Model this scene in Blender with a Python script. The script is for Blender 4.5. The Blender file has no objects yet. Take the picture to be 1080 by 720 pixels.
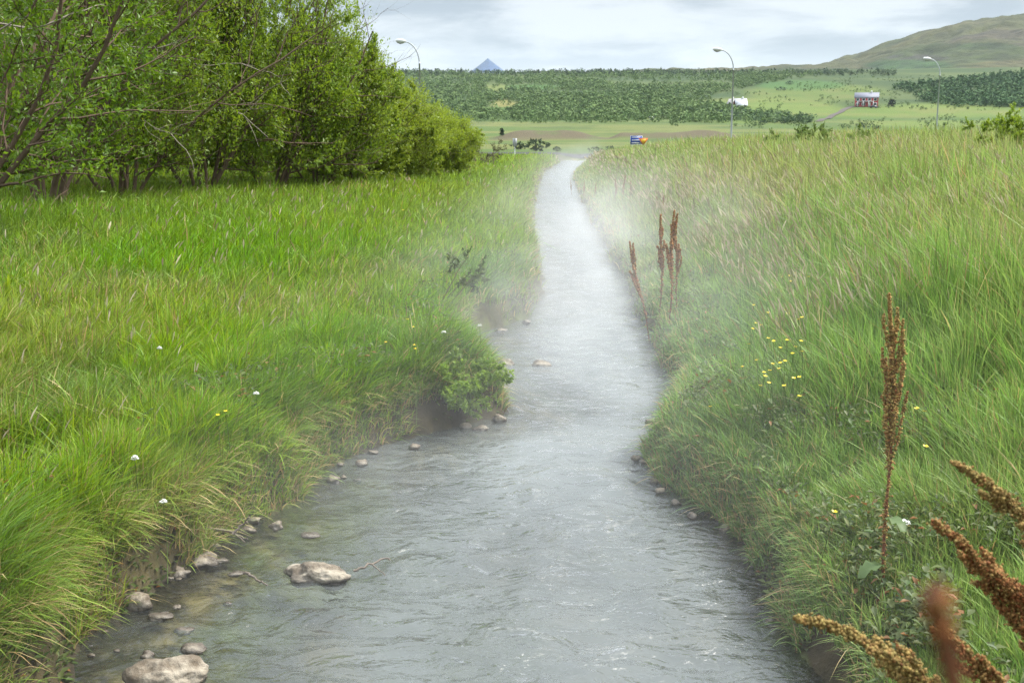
import bpy, bmesh, math, random
import numpy as np
from mathutils import Vector, Matrix

rng = np.random.default_rng(7)
random.seed(7)
R = math.radians
SC = bpy.context.scene
COL = SC.collection

# ------------------------------------------------------------------ camera
F, CX, CY, EYE, HZ = 1200.0, 540.0, 360.0, 2.5, 140.0
PITCH = math.atan((CY - HZ) / F)
cam = bpy.data.cameras.new('camera')
cam_o = bpy.data.objects.new('camera', cam)
COL.objects.link(cam_o)
cam_o.location = (0, 0, EYE)
cam_o.rotation_euler = (math.pi / 2 - PITCH, 0, 0)
cam.sensor_width = 36.0
cam.lens = 36.0 * F / 1080.0
cam.clip_start, cam.clip_end = 0.05, 40000
cam.dof.use_dof = True
cam.dof.focus_distance = 8.0
cam.dof.aperture_fstop = 40.0 / 1000 / 0.0038
SC.camera = cam_o

# ------------------------------------------------------------------ sky, sun, exposure
SUN_EL, SUN_AZ = R(52), R(70)          # azimuth measured clockwise from +Y (the view direction)
world = bpy.data.worlds.new('World')
SC.world = world
world.use_nodes = True
nt = world.node_tree
for n in list(nt.nodes):
    nt.nodes.remove(n)


def N(tree, typ, **kw):
    n = tree.nodes.new(typ)
    for k, v in kw.items():
        if k.startswith('i_'):
            key = k[2:]
            key = int(key) if key.isdigit() else key.replace('_', ' ')
            n.inputs[key].default_value = v
        else:
            setattr(n, k, v)
    return n


def MATH(tree, op, a, b=None, clamp=False):
    n = tree.nodes.new('ShaderNodeMath')
    n.operation = op
    n.use_clamp = clamp
    for i, s in enumerate((a, b)):
        if s is None:
            continue
        if isinstance(s, (int, float)):
            n.inputs[i].default_value = s
        else:
            tree.links.new(s, n.inputs[i])
    return n.outputs[0]


def MAPR(tree, v, a, b, c, d, smooth=True):
    n = tree.nodes.new('ShaderNodeMapRange')
    n.interpolation_type = 'SMOOTHSTEP' if smooth else 'LINEAR'
    tree.links.new(v, n.inputs['Value'])
    for k, val in zip(('From Min', 'From Max', 'To Min', 'To Max'), (a, b, c, d)):
        n.inputs[k].default_value = val
    return n.outputs['Result']


def MIXC(tree, f, a, b):
    n = tree.nodes.new('ShaderNodeMix')
    n.data_type = 'RGBA'
    for i, s in ((0, f), (6, a), (7, b)):
        if isinstance(s, (int, float)):
            n.inputs[i].default_value = s
        elif isinstance(s, tuple):
            n.inputs[i].default_value = (*s[:3], 1.0)
        else:
            tree.links.new(s, n.inputs[i])
    return n.outputs[2]


sky = N(nt, 'ShaderNodeTexSky', sky_type='NISHITA', sun_disc=False)
sky.sun_elevation, sky.sun_rotation = SUN_EL, SUN_AZ
tc = N(nt, 'ShaderNodeTexCoord')
mp = N(nt, 'ShaderNodeMapping')
mp.inputs['Scale'].default_value = (1.0, 1.0, 5.0)
nt.links.new(tc.outputs['Generated'], mp.inputs['Vector'])
cn = N(nt, 'ShaderNodeTexNoise', i_Scale=4.6, i_Detail=8.0, i_Roughness=0.55, i_Distortion=0.3)
nt.links.new(mp.outputs[0], cn.inputs['Vector'])
cn2 = N(nt, 'ShaderNodeTexNoise', i_Scale=9.0, i_Detail=5.0, i_Roughness=0.6, i_Distortion=0.4)
nt.links.new(mp.outputs[0], cn2.inputs['Vector'])
sepw = N(nt, 'ShaderNodeSeparateXYZ')
nt.links.new(tc.outputs['Generated'], sepw.inputs[0])
elev = sepw.outputs['Z']
thin = MATH(nt, 'ADD', MATH(nt, 'MULTIPLY', cn.outputs[0], 0.6), MATH(nt, 'MULTIPLY', cn2.outputs[0], 0.4))
shade = MAPR(nt, thin, 0.42, 0.60, 0.0, 1.0)
low = MAPR(nt, elev, 0.040, 0.075, 0.75, 0.0)            # the pale clear band above the horizon
shade = MATH(nt, 'MAXIMUM', shade, low)
cloud = MIXC(nt, shade, (1.40, 1.60, 1.93), (3.5, 3.62, 3.8))
high = MAPR(nt, elev, 0.09, 0.6, 1.0, 3.4)             # an overcast sky is brighter overhead
vm = N(nt, 'ShaderNodeVectorMath', operation='SCALE')
nt.links.new(cloud, vm.inputs[0])
nt.links.new(high, vm.inputs['Scale'])
skymix = MIXC(nt, 0.94, sky.outputs[0], vm.outputs[0])
bg = N(nt, 'ShaderNodeBackground', i_Strength=0.1)
nt.links.new(skymix, bg.inputs['Color'])
wo = N(nt, 'ShaderNodeOutputWorld')
nt.links.new(bg.outputs[0], wo.inputs['Surface'])

sun = bpy.data.lights.new('sun', 'SUN')
sun.energy, sun.angle, sun.color = 3.2, R(22), (1.0, 0.95, 0.88)
sun_o = bpy.data.objects.new('sun', sun)
COL.objects.link(sun_o)
sun_dir = Vector((math.sin(SUN_AZ) * math.cos(SUN_EL), math.cos(SUN_AZ) * math.cos(SUN_EL), math.sin(SUN_EL)))
sun_o.rotation_euler = sun_dir.to_track_quat('Z', 'Y').to_euler()

SC.view_settings.view_transform = 'Standard'
SC.view_settings.look = 'None'
SC.view_settings.exposure = 1.15
SC.view_settings.gamma = 1.0
SC.render.engine = 'CYCLES'
SC.cycles.use_denoising = True
SC.cycles.denoising_prefilter = 'NONE'
SC.cycles.use_adaptive_sampling = False
SC.cycles.max_bounces = 8
SC.cycles.diffuse_bounces = 3
SC.cycles.transmission_bounces = 4
SC.cycles.transparent_max_bounces = 12
SC.cycles.volume_bounces = 1
SC.cycles.sample_clamp_direct = 2.2
SC.cycles.sample_clamp_indirect = 3.0
SC.cycles.caustics_reflective = False
SC.cycles.caustics_refractive = False


# ------------------------------------------------------------------ number helpers
def hash2(ix, iy, seed):
    h = (ix.astype(np.int64) * 374761393 + iy.astype(np.int64) * 668265263 + seed * 1442695041) & 0xFFFFFFFF
    h = ((h ^ (h >> 13)) * 1274126177) & 0xFFFFFFFF
    h = (h ^ (h >> 16)) & 0xFFFFFFFF
    return h / 4294967295.0


def vnoise(x, y, seed=0):
    x = np.asarray(x, float); y = np.asarray(y, float)
    ix, iy = np.floor(x), np.floor(y)
    fx, fy = x - ix, y - iy
    fx = fx * fx * (3 - 2 * fx); fy = fy * fy * (3 - 2 * fy)
    a, b = hash2(ix, iy, seed), hash2(ix + 1, iy, seed)
    c, d = hash2(ix, iy + 1, seed), hash2(ix + 1, iy + 1, seed)
    return (a * (1 - fx) + b * fx) * (1 - fy) + (c * (1 - fx) + d * fx) * fy


def fbm(x, y, seed=0, oct=4):
    s, a, t = 0.0, 0.5, 0.0
    for k in range(oct):
        s = s + a * vnoise(x * 2 ** k + 17.3 * k, y * 2 ** k - 9.1 * k, seed + k)
        t += a
        a *= 0.55
    return s / t


def ss(a, b, x):
    t = np.clip((np.asarray(x, float) - a) / (b - a), 0, 1)
    return t * t * (3 - 2 * t)


SP, CP = math.sin(PITCH), math.cos(PITCH)


def ray(u, v):
    a, b = (u - CX) / F, (CY - v) / F
    return a, CP + b * SP, -SP + b * CP      # x, y, z of the direction


def on_plane(u, v, z=0.0):
    dx, dy, dz = ray(u, v)
    t = (z - EYE) / dz
    return dx * t, dy * t


def at_dist(u, v, y):
    dx, dy, dz = ray(u, v)
    t = y / dy
    return Vector((dx * t, y, EYE + dz * t))


def to_px(x, y, z):
    q = z - EYE
    depth = y * CP - q * SP
    up = y * SP + q * CP
    return CX + F * x / depth, CY - F * up / depth


# ------------------------------------------------------------------ the stream's two edges (water level z = 0)
LEFT_PX = [(60, 720), (108, 662), (190, 603), (255, 555), (322, 527), (352, 494), (402, 468), (455, 454), (500, 447),
           (530, 434), (527, 412), (508, 392), (502, 368), (512, 350), (552, 337), (572, 312), (571, 288), (563, 258), (561, 225), (566, 200), (572, 182)]
RIGHT_PX = [(862, 720), (822, 655), (790, 580), (735, 535), (690, 502), (683, 474), (712, 440), (714, 408), (694, 380),
            (684, 350), (668, 315), (652, 285), (640, 260), (625, 230), (612, 205), (604, 186)]
LP = np.array([on_plane(u, v) for u, v in LEFT_PX]); RP = np.array([on_plane(u, v) for u, v in RIGHT_PX])
LP = LP[np.argsort(LP[:, 1])]; RP = RP[np.argsort(RP[:, 1])]
LPy = np.concatenate([[-30, 0], LP[:, 1], [100, 130]]); LPx = np.concatenate([[-3.4, -2.6], LP[:, 0], [4.2, 7.0]])
RPy = np.concatenate([[-30, 0, 3.0], RP[:, 1], [100, 130]]); RPx = np.concatenate([[0.6, 1.0, 1.25], RP[:, 0], [6.4, 9.3]])


def edge_l(y):
    return np.interp(y, LPy, LPx) + 0.10 * (vnoise(y * 3.1, y * 0 + 3, 5) - 0.5) * np.clip(y / 8, .5, 2) + .10 * (vnoise(y * 1.1, y * 0 + 3, 7) - .5)


def edge_r(y):
    return np.interp(y, RPy, RPx) + 0.10 * (vnoise(y * 3.3, y * 0 + 8, 6) - 0.5) * np.clip(y / 8, .5, 2) + .08 * (vnoise(y * 1.2, y * 0 + 3, 8) - .5)


FAR_R = np.array([0, 110, 150, 200, 300, 400, 500, 600, 800, 1000, 1200, 1350, 1700, 2600, 14000.])
FAR_Z = np.array([.4, .4, .4, .6, 1.3, 3.0, 6.0, 9.0, 27., 46., 63.5, 64., 60., 10., 0.])


def height(x, y):
    x = np.asarray(x, float); y = np.asarray(y, float)
    L, Rr = edge_l(y), edge_r(y)
    dl, dr = L - x, x - Rr
    n = fbm(x / 1.3, y / 1.3, 11, 4) - 0.5
    n2 = fbm(x / 6, y / 6, 12, 3) - 0.5
    zl = 0.32 * ss(0, 0.15, dl) + .06 * ss(.1, .5, dl) + 0.30 * ss(0.3, 5, dl) + 0.35 * ss(3, 14, dl) + 0.16 * n * ss(0, .6, dl) + .2 * n2 * ss(1, 5, dl)
    zr = 0.26 * ss(0, 0.2, dr) + 0.50 * ss(.3, 2.4, dr) + 0.55 * ss(2, 5.5, dr) + 0.35 * ss(5, 12, dr) + 0.16 * n * ss(0, .6, dr) + .15 * n2 * ss(1, 5, dr)
    fade = 1 - ss(48, 98, y)
    zr = 0.35 * ss(0, .8, dr) + (zr - 0.35 * ss(0, .8, dr)) * fade
    zl = 0.35 * ss(0, .8, dl) + (zl - 0.35 * ss(0, .8, dl)) * (1 - ss(60, 98, y))
    bank_near = 0.75 * (1 - ss(1.0, 3.2, y)) * ss(0, .6, np.maximum(dl, dr))
    z = np.where(dl > 0, zl, np.where(dr > 0, zr, 0)) + bank_near
    inside = np.minimum(-dl, -dr)
    depth = -(0.05 * ss(0, .12, inside) + 0.10 * ss(.1, .9, -dl) + 0.16 * ss(0.05, .7, -dr) * ss(.3, 1.4, -dl)) + 0.035 * n
    z = np.where((dl < 0) & (dr < 0), depth, z)
    r = np.hypot(x, y)
    far = np.interp(r, FAR_R, FAR_Z)
    az = np.arctan2(x, np.maximum(y, 1e-3))
    far = far * (1 + 0.04 * (fbm(az * 14 + 5, r / 300, 21, 3) - .5)) + (fbm(x / 40, y / 40, 22, 3) - .5) * 1.2 * ss(130, 300, r)
    # low earth mounds in the valley
    u = CX + F * np.tan(az)
    mound = np.exp(-((r - 275) / 14) ** 2) * (ss(515, 545, u) * (1 - ss(600, 640, u)) + ss(640, 655, u) * (1 - ss(745, 790, u))) * (0.5 + fbm(x / 9, y / 9, 23, 3))
    far = far + 1.5 * mound
    k = ss(100, 135, np.where(y > 0, np.maximum(y, r * .8), r))
    return z * (1 - k) + far * k


def ground_hit(u, v, up=0.0):
    dx, dy, dz = ray(u, v)
    t = np.geomspace(1.0, 3000, 6000)
    zz = EYE + dz * t - height(dx * t, dy * t) - up
    i = np.argmax(zz < 0)
    t0 = t[i] if zz[i] < 0 else t[-1]
    return Vector((dx * t0, dy * t0, float(height(dx * t0, dy * t0))))


# ------------------------------------------------------------------ mesh helpers
def make_mesh(name, V, faces, mat, parent=None, colors=None, smooth=False, link=True):
    """faces: list of (n,k) int arrays"""
    V = np.asarray(V, np.float32)
    faces = [np.asarray(f, np.int32) for f in faces if len(f)]
    me = bpy.data.meshes.new(name)
    me.vertices.add(len(V))
    me.vertices.foreach_set('co', V.ravel())
    tot = sum(f.size for f in faces); npol = sum(len(f) for f in faces)
    me.loops.add(tot)
    me.loops.foreach_set('vertex_index', np.concatenate([f.ravel() for f in faces]))
    me.polygons.add(npol)
    starts, o = [], 0
    for f in faces:
        starts.append(o + np.arange(len(f)) * f.shape[1]); o += f.size
    me.polygons.foreach_set('loop_start', np.concatenate(starts).astype(np.int32))
    if smooth:
        me.polygons.foreach_set('use_smooth', np.ones(npol, bool))
    me.update(calc_edges=True)
    if colors is not None:
        a = me.attributes.new('tint', 'FLOAT_COLOR', 'POINT')
        c = np.ones((len(V), 4), np.float32); c[:, :3] = colors
        a.data.foreach_set('color', c.ravel())
    me.materials.append(mat)
    ob = bpy.data.objects.new(name, me)
    if link:
        COL.objects.link(ob)
    if parent is not None:
        ob.parent = parent
    return ob


class Buf:
    """collects verts and faces for one mesh"""
    def __init__(s):
        s.V, s.Q, s.T, s.C, s.n = [], [], [], [], 0

    def add(s, V, quads=None, tris=None, col=None):
        V = np.asarray(V, float).reshape(-1, 3)
        s.V.append(V)
        if quads is not None and len(quads):
            s.Q.append(np.asarray(quads, int).reshape(-1, 4) + s.n)
        if tris is not None and len(tris):
            s.T.append(np.asarray(tris, int).reshape(-1, 3) + s.n)
        if col is not None:
            s.C.append(np.broadcast_to(np.asarray(col, float), (len(V), 3)))
        s.n += len(V)

    def box(s, cx, cy, cz, sx, sy, sz):
        x, y, z = sx / 2, sy / 2, sz / 2
        V = [(cx + a * x, cy + b * y, cz + c * z) for c in (-1, 1) for b in (-1, 1) for a in (-1, 1)]
        s.add(V, [(0, 2, 3, 1), (4, 5, 7, 6), (0, 1, 5, 4), (2, 6, 7, 3), (0, 4, 6, 2), (1, 3, 7, 5)])

    def tube(s, pts, rad, sides=6, col=None, cap=True):
        pts = np.asarray(pts, float); n = len(pts)
        rad = np.broadcast_to(np.asarray(rad, float), (n,))
        tan = np.gradient(pts, axis=0)
        tan /= np.linalg.norm(tan, axis=1, keepdims=True) + 1e-9
        ref = np.array([0, 0, 1.0]) if abs(tan[:, 2]).mean() < .8 else np.array([0, 1.0, 0])
        a = np.cross(tan, ref); a /= np.linalg.norm(a, axis=1, keepdims=True) + 1e-9
        b = np.cross(tan, a)
        th = np.arange(sides) * 2 * math.pi / sides
        ring = a[:, None, :] * np.cos(th)[None, :, None] + b[:, None, :] * np.sin(th)[None, :, None]
        V = (pts[:, None, :] + ring * rad[:, None, None]).reshape(-1, 3)
        i = np.arange(n - 1)[:, None] * sides; j = np.arange(sides)[None, :]; k = (j + 1) % sides
        Q = np.stack([i + j, i + k, i + sides + k, i + sides + j], -1).reshape(-1, 4)
        T = []
        if cap:
            for e in range(1, sides - 1):
                T += [(0, e, e + 1), ((n - 1) * sides, (n - 1) * sides + e + 1, (n - 1) * sides + e)]
        s.add(V, Q, T, col)

    def build(s, name, mat, parent=None, smooth=False):
        V = np.concatenate(s.V)
        f = []
        if s.Q: f.append(np.concatenate(s.Q))
        if s.T: f.append(np.concatenate(s.T))
        return make_mesh(name, V, f, mat, parent, np.concatenate(s.C) if s.C else None, smooth)


def tag(o, label=None, cat=None, group=None, kind=None):
    if label: o['label'] = label
    if cat: o['category'] = cat
    if group: o['group'] = group
    if kind: o['kind'] = kind
    return o


def empty(name, loc, label=None, cat=None, group=None):
    o = bpy.data.objects.new(name, None)
    o.empty_display_size = 0.1
    o.location = loc
    COL.objects.link(o)
    return tag(o, label, cat, group)


def copy_thing(root, loc, rotz=0.0, scale=1.0, label=None, group=None, rot=None):
    c = root.copy()
    COL.objects.link(c)
    c.location = loc
    c.rotation_euler = rot if rot else (0, 0, rotz)
    c.scale = (scale,) * 3 if not isinstance(scale, tuple) else scale
    if label: c['label'] = label
    if group: c['group'] = group
    for ch in list(root.children):
        d = ch.copy(); COL.objects.link(d); d.parent = c
        for g in list(ch.children):
            e = g.copy(); COL.objects.link(e); e.parent = d
    return c


# ------------------------------------------------------------------ materials
def new_mat(name):
    m = bpy.data.materials.new(name)
    m.use_nodes = True
    t = m.node_tree
    for n in list(t.nodes):
        t.nodes.remove(n)
    out = N(t, 'ShaderNodeOutputMaterial')
    return m, t, out


def simple(name, col, rough=0.7, spec=0.3, var=0.15, scale=6.0, metallic=0.0, bump=0.0):
    m, t, out = new_mat(name)
    p = N(t, 'ShaderNodeBsdfPrincipled', i_Roughness=rough, i_Metallic=metallic)
    p.inputs['Specular IOR Level'].default_value = spec
    g = N(t, 'ShaderNodeTexCoord')
    no = N(t, 'ShaderNodeTexNoise', i_Scale=scale, i_Detail=4.0)
    t.links.new(g.outputs['Object'], no.inputs['Vector'])
    c = MIXC(t, no.outputs[0], tuple(x * (1 - var) for x in col), tuple(min(1, x * (1 + var)) for x in col))
    t.links.new(c, p.inputs['Base Color'])
    if bump:
        b = N(t, 'ShaderNodeBump', i_Strength=bump, i_Distance=0.02)
        t.links.new(no.outputs[0], b.inputs['Height']); t.links.new(b.outputs[0], p.inputs['Normal'])
    t.links.new(p.outputs[0], out.inputs[0])
    return m


def leafy(name, rough=0.5, trans=0.35, spec=0.25, tgain=1.15):
    """thin plant tissue whose colour is stored per blade or leaf"""
    m, t, out = new_mat(name)
    a = N(t, 'ShaderNodeAttribute', attribute_name='tint')
    p = N(t, 'ShaderNodeBsdfPrincipled', i_Roughness=rough)
    p.inputs['Specular IOR Level'].default_value = spec
    tr = N(t, 'ShaderNodeBsdfTranslucent')
    hs = N(t, 'ShaderNodeHueSaturation', i_Hue=0.49, i_Saturation=1.1, i_Value=tgain)
    t.links.new(a.outputs['Color'], hs.inputs['Color'])
    t.links.new(a.outputs['Color'], p.inputs['Base Color']); t.links.new(hs.outputs[0], tr.inputs['Color'])
    mx = N(t, 'ShaderNodeMixShader', i_0=trans)
    t.links.new(p.outputs[0], mx.inputs[1]); t.links.new(tr.outputs[0], mx.inputs[2])
    t.links.new(mx.outputs[0], out.inputs[0])
    return m


def tinted(name, rough=0.85, spec=0.15, nscale=4.0, nvar=0.25, bump=0.0, bdist=0.05):
    m, t, out = new_mat(name)
    a = N(t, 'ShaderNodeAttribute', attribute_name='tint')
    g = N(t, 'ShaderNodeNewGeometry')
    no = N(t, 'ShaderNodeTexNoise', i_Scale=nscale, i_Detail=8.0, i_Roughness=0.65)
    t.links.new(g.outputs['Position'], no.inputs['Vector'])
    k = MAPR(t, no.outputs[0], 0.3, 0.7, 1 - nvar, 1 + nvar, False)
    v = N(t, 'ShaderNodeVectorMath', operation='SCALE')
    t.links.new(a.outputs['Color'], v.inputs[0]); t.links.new(k, v.inputs['Scale'])
    p = N(t, 'ShaderNodeBsdfPrincipled', i_Roughness=rough)
    p.inputs['Specular IOR Level'].default_value = spec
    t.links.new(v.outputs[0], p.inputs['Base Color'])
    if bump:
        b = N(t, 'ShaderNodeBump', i_Strength=bump, i_Distance=bdist)
        t.links.new(no.outputs[0], b.inputs['Height']); t.links.new(b.outputs[0], p.inputs['Normal'])
    t.links.new(p.outputs[0], out.inputs[0])
    return m


M_GROUND = tinted('soil_and_field', nscale=4.0, nvar=0.5, bump=0.8, bdist=0.06)
M_HILL = tinted('heath_hill', nscale=0.035, nvar=0.55, bump=1.0, bdist=6.0)
M_GRASS = leafy('grass_blade', 0.45, 0.38, 0.3)
M_STRAW = leafy('dry_seed_grass', 0.7, 0.25, 0.1)
M_LEAF = leafy('willow_leaf', 0.42, 0.46, 0.4)
M_HERB = leafy('herb_leaf', 0.5, 0.3, 0.3)
M_FARTREE = tinted('far_foliage', nscale=0.3, nvar=0.3)
M_BARK = simple('willow_bark', (0.15, 0.105, 0.075), 0.85, 0.15, 0.4, 9.0, bump=0.4)
M_DEADWOOD = simple('bleached_dead_twig', (0.33, 0.29, 0.24), 0.8, 0.15, 0.3, 14.0)
M_STICK = simple('wet_grey_stick', (0.16, 0.13, 0.10), 0.6, 0.3, 0.35, 20.0)
M_METAL = simple('galvanised_steel', (0.42, 0.45, 0.47), 0.5, 0.5, 0.08, 3.0, metallic=0.2)
M_WHITE = simple('white_paint', (0.75, 0.76, 0.76), 0.5, 0.4, 0.05, 1.0)
M_REDWALL = simple('red_clad_wall', (0.42, 0.055, 0.06), 0.7, 0.25, 0.15, 1.0)
M_ROOF = simple('grey_sheet_roof', (0.19, 0.20, 0.24), 0.6, 0.3, 0.12, 0.7)
M_PALEROOF = simple('pale_sheet_roof', (0.33, 0.32, 0.31), 0.6, 0.3, 0.1, 0.7)
M_ROOFPALE = simple('faded_sheet_roof', (0.50, 0.51, 0.55), 0.55, 0.3, 0.1, 0.7)
M_ORANGEWALL = simple('rust_orange_wall', (0.5, 0.17, 0.08), 0.7, 0.2, 0.15, 1.0)
M_GLASS = simple('dark_window_pane', (0.03, 0.035, 0.04), 0.15, 0.5, 0.1, 1.0)
M_ROAD = simple('asphalt', (0.055, 0.055, 0.055), 0.9, 0.2, 0.2, 4.0)
M_TRACK = simple('gravel_track', (0.10, 0.088, 0.078), 0.9, 0.15, 0.25, 0.5)
M_BLUE = simple('blue_sign_face', (0.02, 0.06, 0.33), 0.45, 0.4, 0.05, 2.0)
M_YELLOW = simple('yellow_sign_face', (0.85, 0.50, 0.03), 0.45, 0.4, 0.05, 2.0)
M_ORANGE = simple('orange_red_sign_border', (0.72, 0.13, 0.03), 0.45, 0.4, 0.05, 2.0)
M_GREYSIGN = simple('grey_sign_back', (0.40, 0.42, 0.43), 0.5, 0.4, 0.1, 2.0)
M_PETAL = simple('yellow_petal', (0.85, 0.62, 0.015), 0.35, 0.4, 0.08, 30.0)
M_WPETAL = simple('white_petal', (0.78, 0.78, 0.74), 0.6, 0.2, 0.06, 30.0)
M_STEM = simple('green_stem', (0.10, 0.16, 0.04), 0.6, 0.2, 0.2, 20.0)
M_DOCKSTEM = simple('reddish_dock_stem', (0.17, 0.068, 0.035), 0.65, 0.2, 0.35, 25.0)
M_DOCKSEED = tinted('dock_seeds', 0.75, 0.15, 60.0, 0.3)


def stone_mat():
    m, t, out = new_mat('stream_stone')
    g = N(t, 'ShaderNodeTexCoord')
    a = N(t, 'ShaderNodeTexNoise', i_Scale=5.0, i_Detail=8.0, i_Roughness=0.7)
    b = N(t, 'ShaderNodeTexVoronoi', i_Scale=22.0)
    t.links.new(g.outputs['Object'], a.inputs['Vector']); t.links.new(g.outputs['Object'], b.inputs['Vector'])
    geo = N(t, 'ShaderNodeNewGeometry')
    s = N(t, 'ShaderNodeSeparateXYZ'); t.links.new(geo.outputs['Position'], s.inputs[0])
    wet = MAPR(t, MATH(t, 'ADD', s.outputs['Z'], MATH(t, 'MULTIPLY', a.outputs[0], 0.05)), 0.03, 0.075, 1.0, 0.0)
    f = MAPR(t, a.outputs[0], 0.40, 0.62, 0.0, 1.0)
    c = MIXC(t, f, (0.13, 0.10, 0.065), (0.36, 0.315, 0.24))
    pits = MAPR(t, b.outputs['Distance'], 0.0, 0.25, 0.6, 0.0)
    c = MIXC(t, pits, c, (0.06, 0.05, 0.04))
    c = MIXC(t, MATH(t, 'MULTIPLY', wet, 0.75), c, (0.055, 0.045, 0.035))
    p = N(t, 'ShaderNodeBsdfPrincipled')
    t.links.new(c, p.inputs['Base Color'])
    t.links.new(MAPR(t, wet, 0, 1, 0.85, 0.25), p.inputs['Roughness'])
    bm_ = N(t, 'ShaderNodeBump', i_Strength=1.0, i_Distance=0.035)
    t.links.new(MATH(t, 'ADD', a.outputs[0], MATH(t, 'MULTIPLY', b.outputs['Distance'], 0.3)), bm_.inputs['Height'])
    t.links.new(bm_.outputs[0], p.inputs['Normal'])
    t.links.new(p.outputs[0], out.inputs[0])
    return m


M_STONE = stone_mat()


def water_mat():
    m, t, out = new_mat('stream_water')
    g = N(t, 'ShaderNodeNewGeometry')
    mp = N(t, 'ShaderNodeMapping'); mp.inputs['Scale'].default_value = (0.68, 0.95, 1.0)
    t.links.new(g.outputs['Position'], mp.inputs['Vector'])
    n1 = N(t, 'ShaderNodeTexNoise', i_Scale=3.4, i_Detail=3.0, i_Roughness=0.5, i_Distortion=1.2)
    n2 = N(t, 'ShaderNodeTexNoise', i_Scale=11.0, i_Detail=3.0, i_Roughness=0.55, i_Distortion=0.6)
    n3 = N(t, 'ShaderNodeTexNoise', i_Scale=55.0, i_Detail=2.0)
    for n in (n1, n2, n3):
        t.links.new(mp.outputs[0], n.inputs['Vector'])
    h = MATH(t, 'ADD', MATH(t, 'ADD', MATH(t, 'MULTIPLY', n1.outputs[0], 1.0), MATH(t, 'MULTIPLY', n2.outputs[0], 0.34)), MATH(t, 'MULTIPLY', n3.outputs[0], 0.025))
    b = N(t, 'ShaderNodeBump', i_Strength=0.85, i_Distance=0.12)
    t.links.new(h, b.inputs['Height'])
    gl = N(t, 'ShaderNodeBsdfGlossy', i_Roughness=0.11)
    gl.inputs['Color'].default_value = (1, 1, 1, 1)
    fr = N(t, 'ShaderNodeFresnel', i_IOR=1.34)
    t.links.new(b.outputs[0], gl.inputs['Normal']); t.links.new(b.outputs[0], fr.inputs['Normal'])
    tr = N(t, 'ShaderNodeBsdfTransparent'); tr.inputs['Color'].default_value = (0.80, 0.84, 0.74, 1)
    # milky body of the warm mineral water, clearer in the shallows by the left bank
    df = N(t, 'ShaderNodeBsdfDiffuse'); df.inputs['Color'].default_value = (0.165, 0.185, 0.18, 1)
    at = N(t, 'ShaderNodeAttribute', attribute_name='tint')
    sp = N(t, 'ShaderNodeSeparateColor'); t.links.new(at.outputs['Color'], sp.inputs[0])
    body = N(t, 'ShaderNodeMixShader'); t.links.new(sp.outputs[0], body.inputs[0])
    t.links.new(tr.outputs[0], body.inputs[1]); t.links.new(df.outputs[0], body.inputs[2])
    mx = N(t, 'ShaderNodeMixShader'); t.links.new(fr.outputs[0], mx.inputs[0])
    t.links.new(body.outputs[0], mx.inputs[1]); t.links.new(gl.outputs[0], mx.inputs[2])
    t.links.new(mx.outputs[0], out.inputs['Surface'])
    return m


M_WATER = water_mat()

# ------------------------------------------------------------------ ground: one sheet from the camera's feet to the horizon
az = np.concatenate([np.linspace(-180, -42, 34, endpoint=False), np.linspace(-42, 42, 440, endpoint=False), np.linspace(42, 180, 34, endpoint=False)])
rr = np.concatenate([[0.05], np.geomspace(0.6, 130, 380), np.geomspace(134, 10500, 170)])
A, RR = np.meshgrid(np.radians(az), rr)
GX, GY = RR * np.sin(A), RR * np.cos(A)
GZ = height(GX, GY)
na, nr = len(az), len(rr)
i = np.arange(nr - 1)[:, None] * na; j = np.arange(na)[None, :]; k = (j + 1) % na
GQ = np.stack([i + j, i + k, i + na + k, i + na + j], -1).reshape(-1, 4)
C = lambda *c: np.array(c, float)


def mixa(a, b, f):
    f = np.asarray(f)[..., None]
    return a * (1 - f) + b * f


def blob(u, v, cu, cv, su, sv, soft=.35):
    d = ((u - cu) / su) ** 2 + ((v - cv) / sv) ** 2
    return 1 - ss(1 - soft, 1 + soft, d)


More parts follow.
